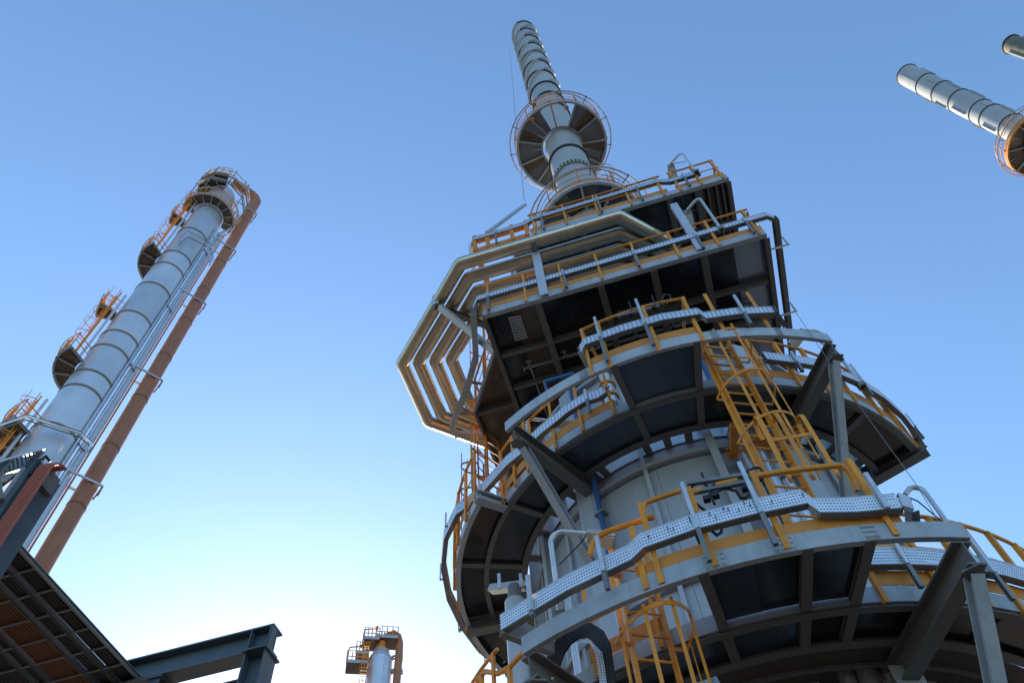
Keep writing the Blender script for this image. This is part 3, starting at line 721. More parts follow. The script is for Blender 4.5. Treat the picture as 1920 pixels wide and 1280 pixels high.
# raised guard bars in front of the ladder foot
o = thing('ladder_guard', 'yellow bar guard with curled tops above the lower gallery rail, by the big caged ladder', 'railing', tuple(pol(5.3, 9, 8.1)))
for (x0, y0), (x1, y1) in (((1413, 784), (1472, 880)), ((1455, 778), (1512, 874)), ((1495, 781), (1558, 868))):
    p = at_r(x1, y1, 5.35); q = at_r(x0, y0, 5.35); q = Vector((p.x, p.y, q.z)); n_ = nvec(p)
    B().beam((p.x, p.y, 8.1), q, .055, .012, up=n_).build('guard_bar', 'yellow', o)
    pts = [q+Vector((0, 0, -.02))]+[q-n_*.09*(1-math.cos(t))+UP*.09*math.sin(t) for t in (.6, 1.2, 1.8, 2.5, 3.1)]+[q-n_*.18-UP*.22]
    b = B()
    for u, v in zip(pts[:-1], pts[1:]): b.beam(u, v, .055, .012, up=n_)
    b.build('guard_curl', 'yellow', o)
zz = at_r(1500, 818, 5.35).z
B().beam(at_r(1440, 826, 5.35), at_r(1522, 813, 5.35), .012, .05).build('guard_cross_bar', 'yellow', o)
# ladder below the lower gallery
pL, pR = at_d(1190, 1240, 7.2), at_d(1262, 1228, 7.4); pL.z = pR.z = 0
nn = Vector(((pR-pL).normalized().y, -(pR-pL).normalized().x, 0))
caged_ladder('caged_ladder', 'yellow caged ladder hanging below the lower ring platform at the bottom edge', pL, pR, .3, 8.35, nn, [3.0, 4.0, 5.0, 5.98, 6.92], (2.6, 7.0), .3, .40, 'caged ladders of the furnace', sw=.075, rr=.016)
# left ladders
pL, pR = at_d(912, 860, 11.5), at_d(938, 850, 11.8); pL.z = pR.z = 0
nn = Vector((-.45, -.89, 0))
caged_ladder('caged_ladder', 'orange caged ladder from the left of the upper ring up to the box wing', pL, pR, 11.8, 17.4, nn, [14.4, 15.2, 16.1, 16.9], (13.9, 17.0), .28, .36, 'caged ladders of the furnace', mname='orange', sw=.08)
pL, pR = Vector((-2.9, 10.5, 0)), Vector((-2.55, 10.85, 0))
caged_ladder('caged_ladder', 'orange caged ladder half hidden between the furnace box and the nested pipe bends', pL, pR, 16.3, 20.2, Vector((-.71, -.71, 0)), [18.4, 19.3, 20.1], (17.6, 20.2), .28, .34, 'caged ladders of the furnace', mname='orange')
o = thing('standpipe', 'pinkish grey vertical pipe behind the left caged ladder', 'pipe', (-3.0, 11.9, 11.8))
B().tube([(-2.98, 11.95, 7.0), (-2.98, 11.95, 15.8)], .14, 14).build('pipe_run', 'shell', o, True)
for z in (12.6, 13.2, 15): B().tube([(-2.98, 11.95, z), (-2.98, 11.95, z+.05)], .2, 14).build('flange', 'galv', o, True)
# thin grey cage left of it
pL, pR = at_d(897, 885, 11.3), at_d(912, 880, 11.6); pL.z = pR.z = 0
caged_ladder('caged_ladder', 'thin dull caged ladder, leftmost, silhouetted on the sky beside the left ring platform', pL, pR, 11.6, 15.6, Vector((-.9, -.43, 0)), [12.6, 13.3, 14.0, 14.8], (12.2, 15.2), .3, .26, 'caged ladders of the furnace', mname='rust', sw=.03, n_strip=4)

# ================================================================== FLOODLIGHTS ON THE FURNACE
def px_light(label, foot, D_R, h, arm, hd, **k):
    return floodlight('floodlight', label, foot, h, arm, hd, 'floodlights on the furnace', **k)
def yl(px, py, y): return at_y(px, py, y)
px_light('bent-pole floodlight at the top right corner of the upper rectangular platform', Vector((3.36, 7.86, 19.7)), 0, 1.55, (-.35, .2, 0), (-.05, .35, -.25))
px_light('bent-pole floodlight standing on the lower rectangular platform before the bluish plates', Vector((3.06, 7.86, 16.5)), 0, 1.85, (-.33, .2, 0), (-.05, .35, -.25))
px_light('floodlight leaning out of the upper ring platform on the right, beside the grey arm', pol(4.34, 46.5, 11.95), 0, 1.75, (-.35, -.2, .0), (-.32, .1, -.22))
b0 = at_r(1780, 985, 4.75); tip = at_y(1697, 927, b0.y-.05); ztop_ = at_y(1722, 908, b0.y).z
px_light('curved-neck floodlight behind the right end of the lower front gallery', Vector((b0.x, b0.y, 7.3)), 0, ztop_-7.3, (tip.x-b0.x, tip.y-b0.y, tip.z-ztop_+.06), (-.1, .05, -.05), wid=.05)
b0 = at_r(1052, 1160, 5.45)
px_light('bent-pole floodlight behind the left end of the lower gallery tray', Vector((b0.x, b0.y, 7.2)), 0, 1.28, (.42, .1, 0), (.3, .1, -.1))
b0 = at_r(990, 815, 4.1)
px_light('bent-pole floodlight behind the left end of the big upper arc beam', Vector((b0.x, b0.y, 11.8)), 0, 1.35, (.5, .18, 0), (.42, .15, -.1))

# ================================================================== PIPES AND CONDUITS ON THE WALL
def wall_pipe(name, label, az, R, z0, z1, r, m_, cat='pipe', group=None, clips=()):
    o = thing(name, label, cat, tuple(pol(R, az, z0)), group)
    B().tube([pol(R, az, z0), pol(R, az, z1)], r, 12).build('pipe_run', m_, o, True)
    for z in clips:
        B().arc(R-.1-.0, R+r+.01, z-.02, z+.02, az-1.6, az+1.6, 2).build('pipe_clip', 'galv_dark', o)
    return o
wall_pipe('blue_pipe', 'bright blue pipe climbing the furnace wall left of centre', -26.5, 3.4, 4.5, 11.4, .045, 'blue', clips=(7.5, 9, 10.6))
wall_pipe('blue_pipe', 'bright blue pipe above the upper ring platform, left of centre', -27.5, 3.42, 11.9, 14.3, .05, 'blue', clips=(12.2, 13.4))
wall_pipe('blue_pipe', 'blue pipe glimpsed through the big caged ladder above the upper ring', 15, 3.4, 11.9, 14.3, .05, 'blue')
o = thing('blue_duct', 'blue rail box peeping over the left of the upper arc beam', 'duct', tuple(at_d(1060, 712, 9.0)))
B().beam(at_d(1020, 716, 8.6), at_d(1075, 700, 8.8), .05, .06).build('rail', 'blue', o); B().beam(at_d(1021, 716, 8.62), at_d(1030, 745, 8.75), .05, .06).build('upright', 'blue', o)
for i, (az, r, R) in enumerate(((14, .09, 3.4), (18, .13, 3.42), (22, .1, 3.4))):
    wall_pipe('riser_pipe', ['slim silver riser on the wall left of the foot of the big ladder', 'thick silver riser on the wall behind the foot of the big ladder', 'silver riser on the wall just left of the right grey strut'][i], az, R, 6.7, 11.35, r, 'alu_bright', group='silver risers', clips=(8.0, 10.2))
o = thing('conduit_bundle', 'bundle of thin grey conduits beside the blue wall pipe', 'conduits', tuple(pol(3.3, -29, 6)))
for k in range(4): B().tube([pol(3.3, -28.3-.55*k, 5.5), pol(3.3, -28.3-.55*k, 11.3)], .018, 6).build('conduit', 'galv', o, True)
o = thing('conduit_bundle', 'pair of pale conduits on the left flank of the lower wall', 'conduits', tuple(pol(3.25, -46, 6)))
for k in range(3): B().tube([pol(3.3, -44-1.0*k, 5.5), pol(3.3, -44-1.0*k, 9.8)], .022, 6).build('conduit', 'galv', o, True)
o = thing('downcomer_pipe', 'pale fat vertical pipe at the lower left of the furnace, under the dark ring floor', 'pipe', tuple(at_d(966, 1140, 9.95)))
q = at_d(966, 1128, 9.95); B().tube([(q.x, q.y, 1.0), (q.x, q.y, 5.0)], .165, 20).build('pipe_run', 'shell', o, True); B().tube([(q.x, q.y, 5.01), (q.x, q.y, q.z)], .165, 20).build('pipe_run', 'shell', o, True)
B().tube([(q.x, q.y, q.z), (q.x, q.y, q.z+.3)], .11, 16).build('pipe_neck', 'bracket', o, True)
o = thing('pipe_cradle', 'grey cross beam with small stops on the head of the pale lower left pipe', 'pipe support', tuple(pol(4.1, -66, 9.7)))
B().channel(at_d(921, 1104, 10.3), at_d(985, 1097, 9.9), .14, .12).build('beam', 'steel', o)
for px in (937, 978): 
    p = at_d(px, 1100, 10.1); B().box(p+UP*.12, .05, .05, .3).build('stop', 'galv', o)
o = thing('yellow_gate', 'yellow bent tube rail with posts at the lower left edge of the lower ring platform', 'railing', tuple(at_r(935, 1262, 4.72)))
B().tube([at_r(x, y, 4.72) for x, y in ((893, 1292), (897, 1272), (910, 1258), (935, 1262), (955, 1250), (980, 1224))], .034).build('tube_rail', 'yellow', o, True)
for x, y in ((955, 1250), (903, 1266)):
    p = at_r(x, y, 4.72); B().beam((p.x, p.y, 6.9), (p.x, p.y, p.z), .06, .05, up=nvec(p)).build('post', 'yellow', o)

# valves, small vessels and lantern boxes on the upper deck
o = thing('filter_pot', 'small shiny cylindrical pot with orange bands beside the upper ring wall', 'vessel', tuple(at_d(1140, 735, 8.45)))
p = at_d(1140, 730, 8.45); B().tube([p-UP*.5, p+UP*.35], .13, 16).build('body', 'alu_bright', o, True)
for dz in (-.3, .05): B().tube([p+UP*dz, p+UP*(dz+.06)], .16, 16).build('band', 'orange', o, True)
# junction boxes seen under the front gallery
for i, (x, y) in enumerate(((1192, 685), (1220, 668), (1278, 655))):
    o = thing('junction_box', ['left grey junction box under the front gallery of the upper ring', 'middle twin grey junction box under the front gallery of the upper ring', 'right grey junction box under the front gallery of the upper ring'][i], 'junction box', tuple(at_r(x, y, 4.4)), 'junction boxes under the gallery')
    p = at_z(x, y, Z2+.22)
    for d in ((0,) if i != 1 else (-.07, .07)):
        B().box(p+Vector((d, 0, 0)), .12 if i == 1 else .17, .14, .1).build('box', 'steel', o)
        B().tube([p+Vector((d, .07, .02)), p+Vector((d, .4, .04))], .014, 6).build('conduit', 'galv', o, True)

# instrument stands with looping cables
def instr(label, R, pts_main, loops, boxes, rods, sc=1.0, bars=()):
    o = thing('instrument_rack', label, 'instrument rack', tuple(at_r(*pts_main[0][0], R)), 'instrument racks on the gallery rails')
    for a, c in pts_main: B().channel(at_r(*a, R), at_r(*c, R), .05, .045).build('rack_bar', 'galv_dark', o)
    for a, c in rods: B().tube([at_r(*a, R), at_r(*c, R)], .016*sc, 6).build('thermowell', 'black', o, True)
    for L_ in loops: B().tube([at_r(*q, R-.02*i) for i, q in enumerate(L_)], .017*sc, 6).build('loop_cable', 'black', o, True)
    for q in boxes: B().box(at_r(*q, R), .075*sc, .07*sc, .06*sc).build('terminal_box', 'black', o)
    for a, c in bars: B().tube([at_r(*a, R), at_r(*c, R)], .03*sc, 8).build('padded_bar', 'yellow', o, True)
    return o
instr('rack of black instrument cables and probes above the lower front gallery tray', 5.5,
      [((1290, 925), (1402, 903)), ((1288, 907), (1398, 890))],
      [[(1291, 917), (1302, 908), (1318, 905), (1330, 915), (1345, 905), (1352, 900), (1362, 912), (1372, 898), (1390, 893), (1405, 880)],
       [(1403, 885), (1412, 877), (1424, 877), (1433, 888), (1428, 900), (1414, 902), (1405, 893)],
       [(1340, 922), (1360, 915), (1380, 920), (1388, 933), (1398, 934), (1407, 925)],
       [(1332, 980), (1336, 996), (1344, 1003), (1352, 998), (1354, 985), (1350, 975)],
       [(1305, 943), (1312, 950), (1322, 957)], [(1290, 930), (1300, 990), (1312, 1018)]],
      [(1325, 935), (1342, 928), (1397, 915), (1330, 985)], [((1315, 886), (1340, 945)), ((1382, 865), (1395, 905))], 1.0,
      [((1292, 927), (1316, 917)), ((1342, 909), (1383, 900))])
instr('rack of grey instrument lines above the upper front gallery tray', 5.1,
      [((1158, 594), (1237, 574))],
      [[(1158, 585), (1175, 582), (1190, 577), (1210, 572), (1235, 565)], [(1165, 594), (1185, 590), (1200, 582), (1222, 578), (1240, 572)],
       [(1236, 570), (1246, 552), (1256, 553), (1258, 562), (1250, 570)]],
      [(1183, 590), (1226, 577)], [((1179, 565), (1188, 592)), ((1222, 554), (1232, 580))], .8)

# black cable bundle bending on a tray at the lower left
o = thing('cable_bend', 'thick black cable bundle arching over on a perforated riser under the lower gallery', 'cable bundle', tuple(at_r(1125, 1240, 5.0)))
path = [(1036, 1245), (1046, 1218), (1062, 1196), (1082, 1183), (1104, 1181), (1121, 1192), (1131, 1212), (1136, 1245), (1141, 1290), (1146, 1340)]
for k in range(6):
    s_ = (k-2.5)*4.6
    pts = []
    for i, (x, y) in enumerate(path):
        x0, y0 = path[max(0, i-1)]; x1, y1 = path[min(len(path)-1, i+1)]; dx, dy = x1-x0, y1-y0; L_ = math.hypot(dx, dy)
        pts.append(at_r(x+dy/L_*s_+6*0, y-dx/L_*s_, 4.95))
    B().tube(pts, .021, 8).build('cable', 'black', o, True)
bw = B(); bw.uv = []; u = 0; last = None
for i, (x, y) in enumerate([(1058, 1232), (1072, 1212), (1090, 1203), (1106, 1206), (1115, 1222), (1120, 1250), (1125, 1290), (1130, 1340)]):
    a = at_r(x, y, 4.98); x2, y2 = (x+3, y-4) if i < 4 else (x+14, y)
    c = at_r(x2, y2-0, 4.98)
    if last: u += (a-last).length
    last = a; bw.v += [tuple(a), tuple(c)]; bw.uv += [(u, 0), (u, .11)]
for i in range(7): bw.f.append([2*i, 2*i+2, 2*i+3, 2*i+1])
bw.build('riser_tray', 'perf', o)
for i in (3, 5, 7):
    x, y = path[i]; p = at_r(x, y, 4.9)
    x0, y0 = path[i-1]; x1, y1 = path[i+1]; dx, dy = x1-x0, y1-y0; L_ = math.hypot(dx, dy)
    B().tube([at_r(x+dy/L_*14, y-dx/L_*14, 4.9), at_r(x-dy/L_*14, y+dx/L_*14, 4.9)], .008, 5).build('cable_tie', 'galv', o)
# wires
o = B().tube([at_d(1475, 560, 8.0), at_d(1600, 745, 8.0), at_d(1716, 905, 8.0), at_d(1765, 985, 8.0)], .0045, 5).build('guy_wire', 'galv_dark', None, True)
tag(o, 'thin steel wire slanting past the right end of the upper ring platform', 'wire')
o = B().tube([at_d(956, 95, 11.9), at_d(966, 215, 11.7), at_d(983, 375, 11.4)], .012, 5).build('lightning_cable', 'galv_dark', None, True)
tag(o, 'hair-thin lightning cable hanging left of the central chimney', 'cable')

# ================================================================== CHIMNEYS
def chimney(label, c, R, zb, zt, plat_z, bands, group, strake_from=None, bolt_z=(), tabs=False, plat_label=None, k=1.0, plat_m='steel', rail_m='orange', phase=0, sm='stack'):
    o = thing('chimney', label, 'chimney', (c.x, c.y, zb), group)
    zs = sorted([zb]+[z for z in bands if zb < z < zt]+[zt])
    for a, d in zip(zs[:-1], zs[1:]):
        b = B(); b.lathe([(R, a+.012), (R, d-.012)], c, 40); b.build('stack_section', sm, o, True)
    for z in bands+[zt-.05]:
        b = B(); b.arc(R-.01, R+.075*k, z-.05*k, z+.05*k, 0, 360, 48, c); b.build('stiffening_ring', 'stack_dark', o)
    b = B(); b.arc(R-.07, R-.004, zt-1.2, zt+.02, 0, 360, 40, c); b.build('inner_liner', 'stack_dark', o)
    for z in bolt_z:
        b = B(); b.arc(R-.01, R+.09, z+.1, z+.115, 0, 360, 48, c); b.arc(R-.01, R+.09, z-.115, z-.1, 0, 360, 48, c); b.build('bolted_flange', 'stack', o)
        b = B(); n = 34
        for i in range(n):
            a = 360*i/n; p = pol(R+.045, a, z, c); b.box(p, .06, .085, .19, R_(a))
        b.build('flange_gussets', 'stack', o, kind='stuff')
        b = B(); b.arc(R-.01, R+.006, z-.09, z+.09, 0, 360, 48, c); b.build('gasket', 'black', o)
    if strake_from is not None:
        zz = [z for z in zs if z >= strake_from]
        pitch = 10.0*R if not tabs else 12*R
        for st in range(3):
            for a, d in zip(zz[:-1], zz[1:]):
                a += .06; d -= .06
                if tabs: 
                    # short straight fins
                    h = (d-a)
                    for q in range(1):
                        an = phase+st*120+360*((a-zz[0])/pitch)
                        p0, p1 = pol(R+.01, an, a+.1*h, c), pol(R+.01, an, a+.8*h, c); n_ = nvec(p0, c)
                        B().beam(p0+n_*.06, p1+n_*.06, .012, .14, up=n_).build('strake_fin', 'stack', o)
                else:
                    b = B(); n = 7
                    for i in range(n+1):
                        z = a+(d-a)*i/n; an = phase+st*120+360*((z-zz[0])/pitch)
                        for r_, dd in ((R-.01, -.5), (R+.17, -.5), (R+.17, .5), (R-.01, .5)): b.v.append(tuple(pol(r_, an+dd, z, c)))
                    for i in range(n):
                        for j in range(4): b.f.append([4*i+j, 4*i+(j+1) % 4, 4*i+4+(j+1) % 4, 4*i+4+j])
                    b.build('strake', 'stack', o, True)
    return o
def round_platform(label, c, R0, R1, z, nb, group, a0=0, a1=360, off=Vector((0, 0, 0)), hole=True, gap=(), fasc='steel', rail_m='orange', rail_R=None, plate='plate', railpipe='galv'):
    c = c+off
    o = thing('chimney_platform', label, 'platform', (c.x, c.y, z), group)
    full = a1-a0 >= 359
    arc_fascia(o, R1, z, .16, a0, a1, c=c, m=fasc)
    b = B(); b.arc(R0, R0+.012, z+.02, z+.16, a0, a1, 40, c); b.arc(R0, R0+.09, z+.008, z+.02, a0, a1, 40, c); b.build('inner_ring', 'steel', o)
    step = (a1-a0)/nb
    for i in range(nb+(0 if full else 1)):
        B().channel(pol(R0+.02, a0+step*i, z+.07, c), pol(R1-.02, a0+step*i, z+.07, c), .07, .13).build('radial_beam', 'steel', o)
    for i in range(nb):
        h = step/2
        for q in range(2):
            s0 = a0+step*i+h*q
            if any(g0 <= s0 < g1 for g0, g1 in gap): continue
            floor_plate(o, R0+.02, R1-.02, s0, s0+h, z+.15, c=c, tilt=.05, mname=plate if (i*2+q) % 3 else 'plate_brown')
    rr_ = R1+.02
    n = max(8, int((a1-a0)/6))
    ring_handrail(o, rr_, a0, a1, z+.16, [a0+(a1-a0)*i/(nb*1.0) for i in range(nb+(0 if full else 1))], c=c, n=n, mname=rail_m, r=.024)
    # outer conduit ring on brackets
    Rr = rail_R or R1+.28
    pts = [pol(Rr, a0+(a1-a0)*i/n, z+.62, c) for i in range(n+(0 if full else 1))]
    B().tube(pts, .032, 6, closed=full).build('conduit_ring', railpipe, o, True)
    for i in range(nb):
        a = a0+step*(i+.35); B().beam(pol(R1, a, z+.6, c), pol(Rr+.05, a, z+.6, c), .03, .03).build('conduit_bracket', 'galv_dark', o)
    return o
bands = [33.9, 40.5, 42.6, 44.7, 47.3, 49.9, 54.9, 57.4, 59.8]
chimney('tall pale central chimney with dark rings and spiral strakes, rising from the furnace', AX, .8, 24.2, 62.6, 36, bands, 'tall chimneys', 44.7, (31.8, 52.4), phase=-95)
round_platform('round gallery high on the central chimney, dark wedge plates seen from below', AX, .86, 2.05, 36.2, 11, 'galleries of the central chimney', off=Vector((-.05, .0, 0)), gap=((-2, 20), (330, 348)), rail_R=2.32, plate='gallery_plate')
round_platform('round gallery at the foot of the central chimney, half hidden by the upper rectangular platform', AX, .9, 1.9, 26.6, 10, 'galleries of the central chimney', rail_R=2.22)
# small gear hung on the galleries
for i, (x, y, lab) in enumerate(((1002, 197, 'left warning lamp on the high round gallery'), (1063, 203, 'middle warning lamp under the high round gallery'), (999, 226, 'lower left warning lamp under the high round gallery'))):
    o = thing('warning_lamp', lab, 'lamp', tuple(at_z(x, y, 36)), 'warning lamps')
    p = at_z(x, y, 36.0); B().tube([p, p+UP*.18], .09, 10).build('housing', 'orange', o, True); B().tube([p+UP*.18, p+UP*.36], .05, 8).build('stem', 'galv', o, True)
o = thing('gallery_ladder', 'little orange ladder cage standing on the foot gallery of the central chimney', 'ladder', tuple(pol(1.25, 62, 26.8)))
for d in (-.2, .2): B().beam(pol(1.1, 62, 27)+Vector((d, 0, 0)), pol(1.1, 62, 30.4)+Vector((d, 0, 0)), .04, .03).build('stringer', 'orange', o)
for k in range(11): B().tube([pol(1.1, 62, 27.2+.3*k)+Vector((-.2, 0, 0)), pol(1.1, 62, 27.2+.3*k)+Vector((.2, 0, 0))], .012, 5).build('rung', 'orange', o)
for k in range(2): B().arc(.36, .375, 28.8+1.4*k, 28.85+1.4*k, -60, 180, 14, pol(1.25, 62, 0)).build('hoop', 'orange', o)
c1 = Vector((37*math.sin(R_(50.15)), 37*math.cos(R_(50.15)), 0))
b1 = [26.5, 34]+sorted(1.7+36.2*math.tan(math.asin(ray(*q).z)) for q in ((1724, 147), (1751, 165), (1782, 182), (1821, 202), (1840, 212), (1877, 230)))
chimney('pale chimney at the upper right with rings and staggered fins', c1, .8, 0, 62.4, 44, b1, 'tall chimneys', 40, (), tabs=True, phase=20, k=.7)
c2 = Vector((43.5*math.sin(R_(56.75)), 43.5*math.cos(R_(56.75)), 0))
chimney('chimney tip cut by the right edge, dull sooty olive', c2, .66, 0, 62.6, 44, [40, 46, 52, 58], 'tall chimneys', 46, (), tabs=True, phase=70, sm='stack_olive')
zr = 1.7+37*math.tan(math.asin(ray(1943, 283).z))
round_platform('orange-railed round gallery on the upper right chimney, at the right edge', c1, .95, 2.05, zr, 8, 'galleries of the upper right chimney', rail_R=2.3, fasc='orange', plate='plate_brown', railpipe='orange')
# ================================================================== LEFT COLUMN
AZC = -57.1; DC = 30.0
LC = Vector((DC*math.sin(R_(AZC)), DC*math.cos(R_(AZC)), 0))
def lp(R, phi, z):    # phi 0 faces the camera, positive to the right as seen
    d = Vector((-math.sin(R_(AZC)), -math.cos(R_(AZC)), 0)); rgt = Vector((math.cos(R_(AZC)), -math.sin(R_(AZC)), 0))
    q = LC+(d*math.cos(R_(phi))+rgt*math.sin(R_(phi)))*R; return Vector((q.x, q.y, z))
PH0 = math.degrees(math.atan2(-math.sin(R_(AZC)), math.cos(R_(AZC))))     # builder azimuth of phi 0
def az2(phi): return PH0+phi
def lz(px, py, D=29.0): return 1.7+D*math.tan(math.asin(ray(px, py).z))
col = thing('process_column', 'tall slender silver process column with band hoops, left of the picture', 'column', (LC.x, LC.y, 0))
RC = 1.03
bz = [lz(*p) for p in ((375, 435), (345, 478), (325, 497), (300, 535), (265, 590), (232, 622), (212, 648), (172, 692), (150, 718), (100, 790))]
zt = lz(398, 385)+3.6
zs = [0, 8, 14, 20]+sorted(bz)+[zt]
for a, d in zip(zs[:-1], zs[1:]):
    B().lathe([(RC, a+.01), (RC, d-.01)], LC, 36).build('cladding_section', 'column', col, True)
for z in bz: B().arc(RC-.01, RC+.035, z-.06, z+.06, 0, 360, 40, LC).build('band_hoop', 'band_gold', col)
B().lathe([(RC, zt), (RC*.97, zt+.35), (RC*.8, zt+.8), (RC*.45, zt+1.1), (.001, zt+1.2)], LC, 36).build('domed_head', 'column', col, True)
B().lathe([(RC+.02, zt-.9), (RC+.02, zt-.1)], LC, 36).build('head_band', 'alu_bright', col, True)
def side_platform(label, phi0, phi1, R1, z, npost=6, rail=True, toe=True, R0=1.08, nb=3, grate='plate_brown'):
    o = thing('column_platform', label, 'platform', tuple(lp(1.5, (phi0+phi1)/2, z)), 'platforms of the silver column')
    arc_fascia(o, R1, z, .14, az2(phi0), az2(phi1), c=LC, m='steel')
    for i in range(nb+1):
        ph = phi0+(phi1-phi0)*i/nb
        B().channel(lp(R0, ph, z+.06), lp(R1-.02, ph, z+.06), .07, .12).build('radial_beam', 'steel', o)
    for i in range(nb):
        floor_plate(o, R0, R1-.02, az2(phi0+(phi1-phi0)*i/nb)+.5, az2(phi0+(phi1-phi0)*(i+1)/nb)-.5, z+.13, mname=grate, c=LC)
    if rail:
        npost += 4
        ring_handrail(o, R1, az2(phi0), az2(phi1), z+.14, [az2(phi0+(phi1-phi0)*i/(npost-1)) for i in range(npost)], c=LC, r=.034, top=1.25)
        B().tube([lp(R1+.12, phi0+(phi1-phi0)*i/8, z+.95) for i in range(9)], .04, 6).build('conduit_rail', 'galv', o, True)
        for ph in (phi0, phi1):
            B().tube([lp(R0, ph, z+1.2), lp(R1, ph, z+1.2)], .028, 6).build('end_rail', 'yellow', o, True)
            B().tube([lp(R0, ph, z+.7), lp(R1, ph, z+.7)], .022, 6).build('end_rail', 'yellow', o, True)
    return o
zp_ = lz(400, 385)
side_platform('octagonal flared gallery round the head of the silver column', -110, 95, 1.86, zp_-.2, 14, nb=9)
o = thing('top_gallery', 'partial upper gallery with folded rails above the head of the silver column', 'platform', tuple(lp(1, -60, zp_+5.0)))
zq = zp_+4.0
for ph in (-155, -120, -85, -50, -15): B().channel(lp(.5, ph, zq), lp(1.9, ph, zq), .07, .12).build('radial_beam', 'steel', o)
arc_fascia(o, 1.9, zq-.05, .14, az2(-155), az2(-15), c=LC, m='steel')
for i in range(4): floor_plate(o, .5, 1.88, az2(-155+35*i)+.5, az2(-120+35*i)-.5, zq+.08, c=LC)
ring_handrail(o, 1.92, az2(-155), az2(-15), zq+.1, [az2(-155+17.5*i) for i in range(9)], c=LC, mname='orange')
B().tube([lp(.3, -15, zq+1.2), lp(1.92, -15, zq+1.2)], .03, 6).build('end_rail', 'galv', o, True)
o = thing('tray_loop', 'pair of pale bent rails looping round the head of the silver column', 'rails', tuple(lp(1.9, 0, zp_+1.6)))
for dz, rr in ((1.0, 2.0), (1.25, 2.06), (2.2, 2.0), (2.5, 2.04), (3.4, 1.95)):
    B().tube([lp(rr, ph, zp_+1.5+dz) for ph in (-80, -45, -5, 35, 70, 100)], .05, 6).build('rail', 'band_gold' if dz in (1.0, 2.2) else 'galv', o, True)
for ph in (-80, -45, -5, 35, 70, 100): B().tube([lp(2.0, ph, zp_+1.0), lp(1.98, ph, zp_+5.2)], .035, 6).build('loop_post', 'band_gold', o, True)
B().tube([lp(1.9, 70, zp_+1.5), lp(1.7, 78, zp_-.6), lp(1.3, 70, zp_-2.4)], .1, 8).build('drop_tray', 'alu_bright', o, True)
B().tube([lp(1.75, 100, zp_+1.2), lp(1.75, 100, zp_-.4), lp(1.4, 92, zp_-1.6)], .09, 8).build('drop_tray', 'alu_bright', o, True)
o = thing('aerial', 'tiny forked aerial on the head gallery of the silver column', 'aerial', tuple(lp(1.5, 35, zp_+4)))
B().tube([lp(1.5, 35, zp_+4.0), lp(1.5, 35, zp_+6.2)], .02, 5).build('mast', 'galv_dark', o); B().tube([lp(1.5, 35, zp_+5.3), lp(1.55, 28, zp_+6.0)], .02, 5).build('fork', 'galv_dark', o)
# side platforms down the left flank
side_platform('upper wedge platform on the left flank of the silver column, strongest dark floor', -148, -60, 2.08, lz(290, 475, 29.6), 7)
side_platform('lower wedge platform on the left flank of the silver column, above the bent pipe', -148, -60, 2.08, lz(135, 672, 29.6), 7)
side_platform('wedge platform at the left edge, behind the bent pipe on the silver column', -148, -60, 2.08, lz(28, 805, 29.6), 7)
side_platform('small rest platform on the upper ladder of the silver column', -114, -86, 2.05, lz(335, 402, 29.8), 4, nb=1)
side_platform('small rest platform on the lower ladder of the silver column', -114, -86, 2.05, lz(200, 572, 29.8), 4, nb=1)
def col_ladder(label, z0, z1, phi=-80, cage0=2.2, rail='yellow'):
    pL_, pR_ = lp(1.55, phi, 0), lp(1.9, phi-6, 0)
    nn_ = (lp(2.4, phi, 0)-lp(1.5, phi, 0)).normalized()
    s_ = Vector((-nn_.y, nn_.x, 0)); mid = lp(1.55, phi, 0)
    caged_ladder('caged_ladder', label, mid-s_*.22, mid+s_*.22, z0, z1, nn_, [z0+cage0+1.2*k for k in range(int((z1-z0-cage0)/1.2)+1)], (z0+cage0, z1), .3, .36, 'caged ladders of the silver column', mname=rail, n_strip=5, sw=.06, rr=.018)
    o_ = B().channel(lp(1.28, phi+8, z0), lp(1.28, phi+8, z1), .2, .12, up=nn_).build('ladder_tray', 'galv', None)
    tag(o_, 'flat pale tray beside the '+label.split(' on ')[0].replace('caged ladder', 'caged ladder run')+' of the silver column', 'cable tray', 'ladder trays of the silver column')
z_a, z_b, z_c = lz(28, 805, 29.6), lz(135, 672, 29.6), lz(290, 475, 29.6)
col_ladder('topmost caged ladder on the silver column, bright yellow', z_c, zp_+.9)
col_ladder('middle caged ladder on the silver column, between the two wedge platforms', z_b, lz(222, 545, 29.6))
col_ladder('lowest caged ladder on the silver column, at the left edge', z_a-5, z_a+2.5)
# pipes on the right side of the column
def col_pipe(name, label, R, phi, r, z0, z1, m_, group='pipes strapped to the silver column', elbow=None, n=10):
    o = thing(name, label, 'pipe', tuple(lp(R, phi, z0)), group)
    pts = [lp(R, phi, z0), lp(R, phi, z1)]
    if elbow: pts += elbow
    B().tube(pts, r, n).build('pipe_run', m_, o, True); return o
col_pipe('riser_pipe', 'slim shiny riser nearest the middle of the silver column', 1.12, 52, .05, 10, zp_-1.2, 'alu_bright')
col_pipe('riser_pipe', 'second slim shiny riser from the middle of the silver column', 1.16, 59, .05, 10, zp_-1.5, 'alu_bright')
col_pipe('blue_line', 'hair-thin blue line between the risers of the silver column', 1.12, 64, .022, 10, zp_-3, 'blue')
col_pipe('riser_pipe', 'pale green-grey riser of medium bore on the silver column', 1.25, 70, .085, 10, zp_-2, 'alu_bright')
col_pipe('riser_pipe', 'broad bright riser along the right limb of the silver column', 1.33, 84, .23, 8, zp_-1.8, 'galv')
col_pipe('brown_line', 'thin rust-brown line between the silver column and the brown downpipe', 1.62, 90, .05, 8, zp_-1.0, 'brown')
o = thing('brown_downpipe', 'long brown vapour pipe standing right of the silver column, elbowed over at its head', 'pipe', tuple(lp(2.35, 90, 5)))
RB = .4; zbt = lz(470, 372, 30)
